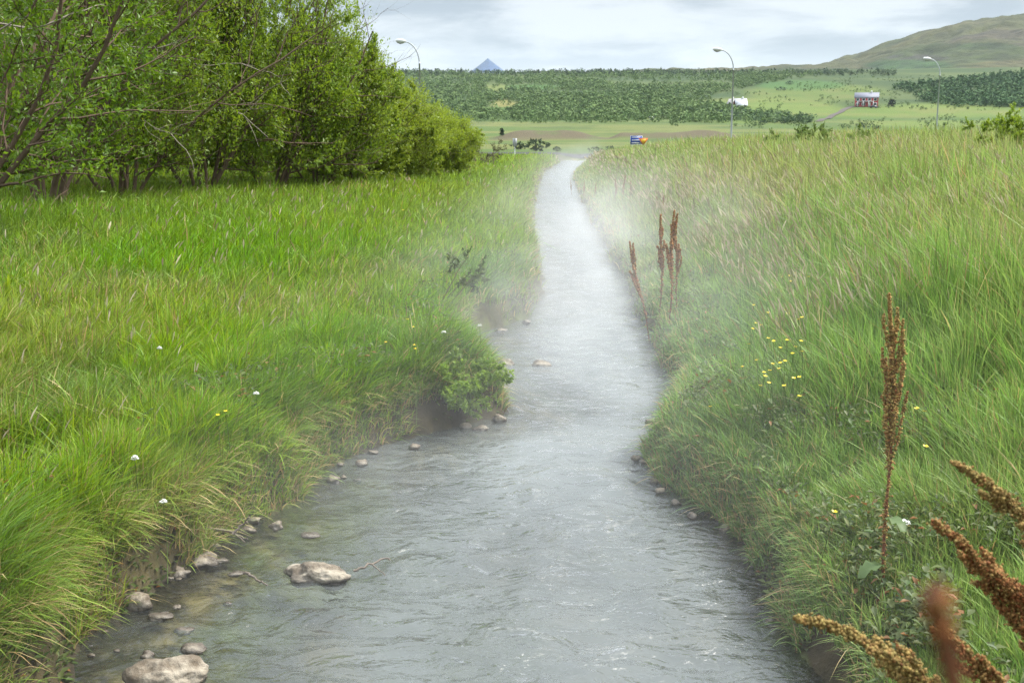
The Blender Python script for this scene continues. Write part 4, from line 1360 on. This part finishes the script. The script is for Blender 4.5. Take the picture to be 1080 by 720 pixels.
# ------------------------------------------------------------------ docks with rusty seed heads
def dock(name, H, seed, head=.55, nbranch=12, nseed=1500, ssize=.0046, leaves=3, hw=.05, ripe=.5, curve_=(0.0, 0.0), double=False):
    g = np.random.default_rng(seed)
    root = empty(name, (0, 0, 0))
    t_ = np.linspace(0, 1, 14)
    ax = np.column_stack([curve_[0] * H * t_ ** 1.7 + .012 * np.sin(t_ * 7 + seed), curve_[1] * H * t_ ** 1.7 + .01 * np.cos(t_ * 6), H * t_ * (1 - .18 * (abs(curve_[0]) + abs(curve_[1])) * t_)])
    b = Buf()
    b.tube(ax, np.linspace(.0075, .0022, 14) * (H / 1.2) ** .5, 7)
    seeds = []

    def along(pts, m, f0, wid):
        s_ = f0 + (1 - f0) * g.random(m)
        fi = s_ * (len(pts) - 1); i0 = np.minimum(fi.astype(int), len(pts) - 2)
        p = pts[i0] + (pts[i0 + 1] - pts[i0]) * (fi - i0)[:, None]
        # whorls: seeds bunch in rings along the stalk
        env = wid * (1 - .75 * ((s_ - f0) / (1 - f0)) ** 2)
        return p + g.normal(0, 1, (m, 3)) * env[:, None] * C(.5, .5, .55)

    seeds.append(along(ax, nseed // 3, 1 - head * .8, .012))
    seeds.append(along(ax, nseed // 9, .14, .014))
    for q in range(nbranch):
        f = 1 - head + head * .75 * (q + g.random()) / nbranch
        i0 = min(int(f * 13), 12)
        p = ax[i0] + (ax[i0 + 1] - ax[i0]) * (f * 13 - i0)
        a = g.uniform(0, 6.28)
        axd = ax[i0 + 1] - ax[i0]; axd /= np.linalg.norm(axd)
        L = H * head * g.uniform(.22, .42) * (1.15 - .8 * (f - 1 + head) / head)
        out = C(math.cos(a), math.sin(a), 0)
        pts = np.array([p + axd * L * s_ + out * hw * (1 - (1 - s_) ** 2) * g.uniform(.7, 1.2) for s_ in np.linspace(0, 1, 6)])
        b.tube(pts, np.linspace(.0025, .001, 6), 4, cap=False)
        seeds.append(along(pts, int(nseed * .66 / nbranch), .08, .011))
    b.build('stem', M_DOCKSTEM, root, True)
    S = np.concatenate(seeds)
    n = len(S)
    # each seed: a three-winged papery valve
    o6 = np.array([(1, 0, 0), (-.5, .87, 0), (-.5, -.87, 0), (0, 0, 1.25), (0, 0, -1.1)])
    sz = ssize * g.uniform(.6, 1.35, n)
    rot = g.normal(0, 1, (n, 3, 3)); rot, _ = np.linalg.qr(rot)
    V = S[:, None, :] + np.einsum('nij,kj->nki', rot, o6) * sz[:, None, None]
    bb = np.arange(n)[:, None] * 5
    T = np.concatenate([bb + np.array(f_) for f_ in ((0, 1, 3), (1, 2, 3), (2, 0, 3), (1, 0, 4), (2, 1, 4), (0, 2, 4))])
    k = np.clip(ripe + g.normal(0, .28, n), 0, 1)
    c = mixa(C(.36, .29, .09), C(.29, .115, .045), k) * g.uniform(.6, 1.3, n)[:, None]
    make_mesh('seed_head', V.reshape(-1, 3), [T], M_DOCKSEED, root, np.repeat(c[:, None, :], 5, 1).reshape(-1, 3))
    for q in range(leaves):
        a = g.uniform(0, 6.28); f = g.uniform(.04, .38)
        i0 = int(f * 13); p = ax[i0]
        L = g.uniform(.13, .21) * H / 1.2 * (1.2 - f); Wd = L * .22
        tt = np.linspace(0, 1, 8)
        dr = C(math.cos(a), math.sin(a), 0); sd = C(-math.sin(a), math.cos(a), 0)
        mid = p + dr * (L * tt * .85)[:, None] + C(0, 0, 1) * (L * (.55 * tt - .75 * tt ** 2))[:, None]
        wv = Wd * np.sin(np.pi * np.clip(tt * .95 + .05, 0, 1)) ** .8
        Vl = np.stack([mid - sd * wv[:, None] + C(0, 0, .012) * np.sin(tt * 20)[:, None], mid - C(0, 0, .006), mid + sd * wv[:, None] + C(0, 0, .012) * np.cos(tt * 18)[:, None]], 1).reshape(-1, 3)
        ii = np.arange(7)[:, None] * 3; jj = np.arange(2)[None, :]
        Q = np.stack([ii + jj, ii + jj + 1, ii + 3 + jj + 1, ii + 3 + jj], -1).reshape(-1, 4)
        lc = C(.10, .16, .05) if g.random() < .8 else C(.15, .075, .028)
        make_mesh('leaf', Vl, [Q], M_HERB, root, np.tile(lc, (24, 1)), True)
    return root


def place_dock(u, vbase, vtop, tiltpx=0.0, z=None, y_=None):
    p = ground_hit(u, vbase, .2)
    H = at_dist(u, vtop, p.y).z - p.z
    return p, H


# the main stalk
p, H = place_dock(934, 604, 308)
dk = dock('dock_plant', H, 3, .56, 20, 4200, .0062, 4, .050, .42, (-.035, 0))
dk.location = p
tag(dk, 'tall rusty brown dock stalk standing alone on the right bank', 'dock plant')
# pair and leaning one beside the water
mid = dock('dock_plant', 1.0, 12, .62, 8, 1100, .0085, 3, .04, .8, (.02, 0))
p, H = place_dock(706, 332, 222)
mid.location = p; mid.scale = (H,) * 3
tag(mid, 'tallest red brown dock stalk of the clump beside the water in the steam', 'dock plant', 'docks beside the water')
for (u, vb, vt, rz, rt_, lab) in ((697, 325, 226, 1.0, (0, -.05, 1.0), 'dock stalk at the left of the tallest one in the steamy clump'),
                                  (715, 318, 234, 2.2, (0, .06, 2.2), 'dock stalk at the right of the tallest one in the steamy clump'),
                                  (686, 348, 252, .3, (0, -.24, .0), 'leaning red brown dock stalk tilting over the water'),):
    p, H = place_dock(u, vb, vt)
    c = copy_thing(mid, p, rz, H, lab, 'docks beside the water', rt_)
for (u, vb, vt) in ((603, 206, 190), (616, 210, 190), (627, 209, 191), (648, 214, 188), (657, 214, 184), (663, 216, 190), (694, 226, 206), (702, 230, 205), (712, 226, 203), (738, 205, 184), (778, 196, 180)):
    p, H = place_dock(u, vb, vt)
    copy_thing(mid, p, u * 1.7, max(H, .35), 'small distant dock stalk on the far part of the right bank', 'distant docks on the right bank', (random.uniform(-.1, .1), random.uniform(-.12, .12), u * 1.7))


# leaning docks in the right foreground, rooted on the slope outside the frame
def lean_dock(root_xyz, ctrl_px, tip_px, tip_y, seed, lab, nseed=1900, ssize=.0038, ripe=.35, head=.6, hw=.02, sag=.25, nb=14):
    g = np.random.default_rng(seed)
    tip = np.array(at_dist(tip_px[0], tip_px[1], tip_y)); r0 = np.array(root_xyz, float)
    r0[2] = float(height(r0[0], r0[1]))
    root = empty('dock_plant', r0, lab, 'dock plant')
    v = tip - r0
    t_ = np.linspace(0, 1, 16)
    ctrl = np.array(at_dist(ctrl_px[0], ctrl_px[1], tip_y + .05))
    ax = ((1 - t_) ** 2)[:, None] * r0 + (2 * t_ * (1 - t_))[:, None] * ctrl + (t_ ** 2)[:, None] * tip - r0
    b = Buf(); b.tube(ax, np.linspace(.006, .0015, 16), 6)
    seeds = []

    def along(pts, m, f0, wid):
        s_ = f0 + (1 - f0) * g.random(m)
        s_ = np.round(s_ * 70) / 70 * .5 + s_ * .5
        fi = np.clip(s_, 0, .999) * (len(pts) - 1); i0 = fi.astype(int)
        p = pts[i0] + (pts[i0 + 1] - pts[i0]) * (fi - i0)[:, None]
        return p + g.normal(0, .5, (m, 3)) * (wid * (1.15 - .8 * (s_ - f0) / (1 - f0)) * (.35 + 1.3 * vnoise(s_ * 19, s_ * 0, seed)))[:, None]

    seeds.append(along(ax, int(nseed * .8), 1 - head, .020 * hw / .018))
    for q in range(nb):
        f = 1 - head + head * .8 * q / nb
        i0 = int(f * 15); p = ax[i0]; d = ax[i0 + 1] - ax[i0]; d /= np.linalg.norm(d)
        L = min(.16, np.linalg.norm(v) * head * .3) * g.uniform(.35, .8) * (1.1 - .6 * (f - 1 + head) / head)
        o_ = g.normal(0, 1, 3); o_ -= d * o_.dot(d); o_ /= np.linalg.norm(o_)
        pts = np.array([p + d * L * s_ + o_ * hw * g.uniform(1.2, 2.6) * s_ ** .7 for s_ in np.linspace(0, 1, 6)])
        b.tube(pts, np.linspace(.0022, .001, 6), 4, cap=False)
        seeds.append(along(pts, nseed // 10, .1, .014 * hw / .018))
    b.build('stem', M_DOCKSTEM, root, True)
    S = np.concatenate(seeds); n = len(S)
    o6 = np.array([(1, 0, 0), (-.5, .87, 0), (-.5, -.87, 0), (0, 0, 1.25), (0, 0, -1.1)])
    rot, _ = np.linalg.qr(g.normal(0, 1, (n, 3, 3)))
    V = S[:, None, :] + np.einsum('nij,kj->nki', rot, o6) * (ssize * g.uniform(.6, 1.3, n))[:, None, None]
    bb = np.arange(n)[:, None] * 5
    T = np.concatenate([bb + np.array(f_) for f_ in ((0, 1, 3), (1, 2, 3), (2, 0, 3), (1, 0, 4), (2, 1, 4), (0, 2, 4))])
    k = np.clip(ripe + g.normal(0, .22, n), 0, 1)
    c = mixa(C(.30, .24, .08), C(.22, .075, .028), k) * g.uniform(.65, 1.25, n)[:, None]
    make_mesh('seed_head', V.reshape(-1, 3), [T], M_DOCKSEED, root, np.repeat(c[:, None, :], 5, 1).reshape(-1, 3))
    return root


lean_dock((1.35, 1.8, 0), (1075, 676), (838, 651), 1.75, 21, 'dock head lying almost level near the bottom right, pointing at the water', 3000, .0034, .25, .62, .013, .02)
lean_dock((1.5, 1.95, 0), (1125, 632), (985, 551), 1.9, 22, 'rust red dock head rising from the right edge, lower of the upper two', 2800, .0036, .6, .6, .014, .02)
lean_dock((1.7, 2.05, 0), (1150, 556), (1005, 487), 2.0, 23, 'straw brown dock head at the right edge, topmost of the leaning ones', 2800, .0034, .25, .6, .014, .05)
lean_dock((1.2, 1.6, 0), (1080, 706), (915, 684), 1.62, 24, 'thin straw brown dock head just below the level one at bottom right', 900, .0034, .25, .4, .012, .02)
lean_dock((.95, .62, 0), (1010, 760), (984, 622), .17, 25, 'out of focus rusty dock tip very close at the bottom right', 40, .0014, .9, .035, .0022, .02, 0)
lean_dock((1.3, 1.7, 0), (1110, 716), (985, 664), 1.7, 26, 'short rusty dock head behind the two level ones at bottom right', 1500, .0034, .6, .5, .012, .02)
lean_dock((1.6, 1.9, 0), (1140, 668), (1040, 596), 1.85, 27, 'rust red dock head half cut by the right edge, under the upper two', 1500, .0034, .7, .55, .013, .02)


# ------------------------------------------------------------------ flowers
def buttercup(size, H, lean):
    root = empty('buttercup', (0, 0, 0))
    b = Buf()
    b.tube([(0, 0, -H), (lean * .2, 0, -H * .5), (0, 0, 0)], [.0022, .0018, .0014], 5)
    b.build('stem', M_STEM, root)
    f = Buf()
    for q in range(5):
        a = q * 2 * math.pi / 5
        ca, sa = math.cos(a), math.sin(a)
        pts = [(0, 0, 0), (.5, -.42, .22), (1.0, -.30, .5), (1.08, 0, .52), (1.0, .30, .5), (.5, .42, .22)]
        V = [((x * ca - y * sa) * size, (x * sa + y * ca) * size, z * size) for x, y, z in pts]
        f.add(V, None, [(0, 1, 2), (0, 2, 3), (0, 3, 4), (0, 4, 5)])
    f.build('flower', M_PETAL, root)
    return root


bp = None
CUPS = [(825, 292), (833, 291), (838, 288), (834, 297), (853, 292), (828, 327), (831, 331), (842, 337), (846, 335), (797, 341), (794, 347), (803, 343), (810, 357), (816, 360), (830, 359),
        (823, 367), (839, 366), (836, 373), (846, 371), (790, 363), (783, 387), (798, 380), (815, 384), (823, 383), (806, 393), (807, 397), (812, 391), (822, 389), (828, 381), (843, 398), (837, 399),
        (802, 407), (827, 407), (811, 404), (843, 418), (749, 429), (975, 434), (967, 431), (976, 471), (880, 540), (795, 322), (810, 330), (845, 360)]
for q, (u, v) in enumerate(CUPS):
    g = ground_hit(u, v, .62)
    pos = at_dist(u, v, g.y * .985)
    H = pos.z - float(height(pos.x, pos.y))
    s_ = .0115 * random.uniform(.8, 1.2)
    lab = 'yellow buttercup in the loose patch over the right bank grass'
    grp = 'buttercups in the patch on the right bank'
    if u > 860:
        lab = 'stray yellow buttercup near the tall dock stalk'; grp = 'stray buttercups by the tall dock'
    rot = (random.uniform(-.9, .1) , random.uniform(-.4, .4), random.uniform(0, 6))
    c = buttercup(s_, max(.12, H), .1) if bp is None else copy_thing(bp, pos)
    if bp is None: bp = c
    c.location = pos
    c.rotation_euler = (random.uniform(-.2, .2), random.uniform(-.2, .2), random.uniform(0, 6))
    tag(c, lab, 'flower', grp)
for q, (u, v) in enumerate(((230, 432 + 6), (238, 434), (430, 337), (436, 345), (438, 368), (437, 364), (407, 361), (465, 188), (448, 193), (450, 183), (425, 222), (410, 196), (438, 196), (452, 199), (420, 204))):
    g = ground_hit(u, v, .40)
    pos = at_dist(u, v, g.y * .985)
    c = copy_thing(bp, pos, random.uniform(0, 6), 1.0 if v > 300 else 1.9, 'yellow flower scattered in the left meadow grass', 'yellow flowers of the left meadow')
bw = None
for (u, v, lab) in ((168, 368, 'white flower head alone in the open left meadow'), (142, 484, 'white flower head left above the grass by the near bank'),
                    (172, 530, 'small white flower beside the fern like tuft near the left bank'), (393, 219, 'white flower head in the far left meadow below the willows'),
                    (468, 351, 'white flower near the steam on the left bank bulge'), (506, 344, 'white flower at the very edge of the left bank bulge'),
                    (552, 450, 'small white flower'), (270, 416, 'small white flower head in the middle of the left meadow'), (955, 552, 'small white flower right of the tall dock stem')):
    if u == 552: continue
    g = ground_hit(u, v, .40)
    pos = at_dist(u, v, g.y * .985)
    H = max(.1, pos.z - float(height(pos.x, pos.y)))
    root = empty('white_flower', pos, lab, 'flower')
    b = Buf(); b.tube([(0, 0, -H), (.01, 0, -H * .5), (0, 0, 0)], [.0025, .002, .0016], 5); b.build('stem', M_STEM, root)
    f = Buf()
    for w_ in range(26):
        d_ = Vector((random.gauss(0, 1), random.gauss(0, 1), abs(random.gauss(0, .7)))).normalized() * .018
        s_ = .007
        f.add([(d_.x - s_, d_.y, d_.z), (d_.x, d_.y - s_, d_.z + .004), (d_.x + s_, d_.y, d_.z), (d_.x, d_.y + s_, d_.z + .004)], [(0, 1, 2, 3)])
    f.build('flower', M_WPETAL, root)

# ------------------------------------------------------------------ steam over the warm stream
ym = np.linspace(2.6, 104, 60)
cxm = (edge_l(ym) + edge_r(ym)) / 2
cxs = np.interp(ym, ym, np.convolve(np.pad(cxm, 3, 'edge'), np.ones(7) / 7, 'valid'))
Vs = []
for x, y in zip(cxs, ym):
    Vs += [(x - 3.2, y, .012), (x + 5.0, y, .012), (x + 5.0, y, 3.0), (x - 3.2, y, 3.0)]
ns = len(ym)
ii = np.arange(ns - 1)[:, None] * 4; jj = np.arange(4)[None, :]; kk = (jj + 1) % 4
SQ = np.stack([ii + jj, ii + 4 + jj, ii + 4 + kk, ii + kk], -1).reshape(-1, 4)
SQ = np.concatenate([SQ, [[0, 1, 2, 3]], [[(ns - 1) * 4 + 3, (ns - 1) * 4 + 2, (ns - 1) * 4 + 1, (ns - 1) * 4]]])
m, t, out = new_mat('steam')
g = N(t, 'ShaderNodeNewGeometry')
sp = N(t, 'ShaderNodeSeparateXYZ'); t.links.new(g.outputs['Position'], sp.inputs[0])
yn = MATH(t, 'DIVIDE', sp.outputs['Y'], 104.0)
fc = N(t, 'ShaderNodeFloatCurve')
cu = fc.mapping.curves[0]
cu.points[0].location = (0, (cxs[0] + 6) / 14); cu.points[1].location = (1, (cxs[-1] + 6) / 14)
for y in (6, 10, 16, 24, 36, 52, 75):
    cu.points.new(y / 104, (float(np.interp(y, ym, cxs)) + 6) / 14)
fc.mapping.update()
t.links.new(yn, fc.inputs['Value'])
xc = MATH(t, 'SUBTRACT', MATH(t, 'MULTIPLY', fc.outputs[0], 14.0), 6.0)
dx = MATH(t, 'SUBTRACT', sp.outputs['X'], xc)
mp = N(t, 'ShaderNodeMapping'); mp.inputs['Scale'].default_value = (.8, .42, .9)
t.links.new(g.outputs['Position'], mp.inputs['Vector'])
no = N(t, 'ShaderNodeTexNoise', i_Scale=1.0, i_Detail=4.0, i_Roughness=.6, i_Distortion=.9)
t.links.new(mp.outputs[0], no.inputs['Vector'])
lat_r = MAPR(t, dx, .5, 3.3, 1, 0); lat_l = MAPR(t, dx, -2.9, -.5, 0, 1)
vert = MAPR(t, MATH(t, 'SUBTRACT', sp.outputs['Z'], MATH(t, 'MULTIPLY', MATH(t, 'MAXIMUM', dx, 0.0), .26)), .0, 2.0, 1, 0)
along = MAPR(t, sp.outputs['Y'], 3.0, 16.0, .20, 1.0)
along = MATH(t, 'MULTIPLY', along, MAPR(t, sp.outputs['Y'], 16, 42, 1.0, .15))
nn = MAPR(t, no.outputs[0], .38, .66, .16, 1.0)
dn = MATH(t, 'MULTIPLY', MATH(t, 'MULTIPLY', MATH(t, 'MULTIPLY', lat_r, lat_l), vert), MATH(t, 'MULTIPLY', along, nn))
STEAM = 0.13
dn = MATH(t, 'MULTIPLY', dn, STEAM)
pv = N(t, 'ShaderNodeVolumePrincipled')
pv.inputs['Color'].default_value = (.97, .98, 1, 1)
pv.inputs['Anisotropy'].default_value = 0.2
t.links.new(dn, pv.inputs['Density'])
t.links.new(pv.outputs[0], out.inputs['Volume'])
try:
    m.cycles.volume_step_rate = .2
except Exception as e:
    print('step', e)
steam = make_mesh('steam', np.array(Vs), [SQ], m)
tag(steam, 'white steam drifting off the warm stream', 'steam', None, 'stuff')

# ------------------------------------------------------------------ haze
m, t, out = new_mat('haze')
pv = N(t, 'ShaderNodeVolumePrincipled', i_Density=6e-5)
pv.inputs['Color'].default_value = (.78, .89, 1, 1)
t.links.new(pv.outputs[0], out.inputs['Volume'])
b = Buf(); b.box(0, 0, 348, 23000, 23000, 704)
hz = b.build('haze', m)
tag(hz, 'thin pale haze over the whole valley', 'haze', None, 'stuff')
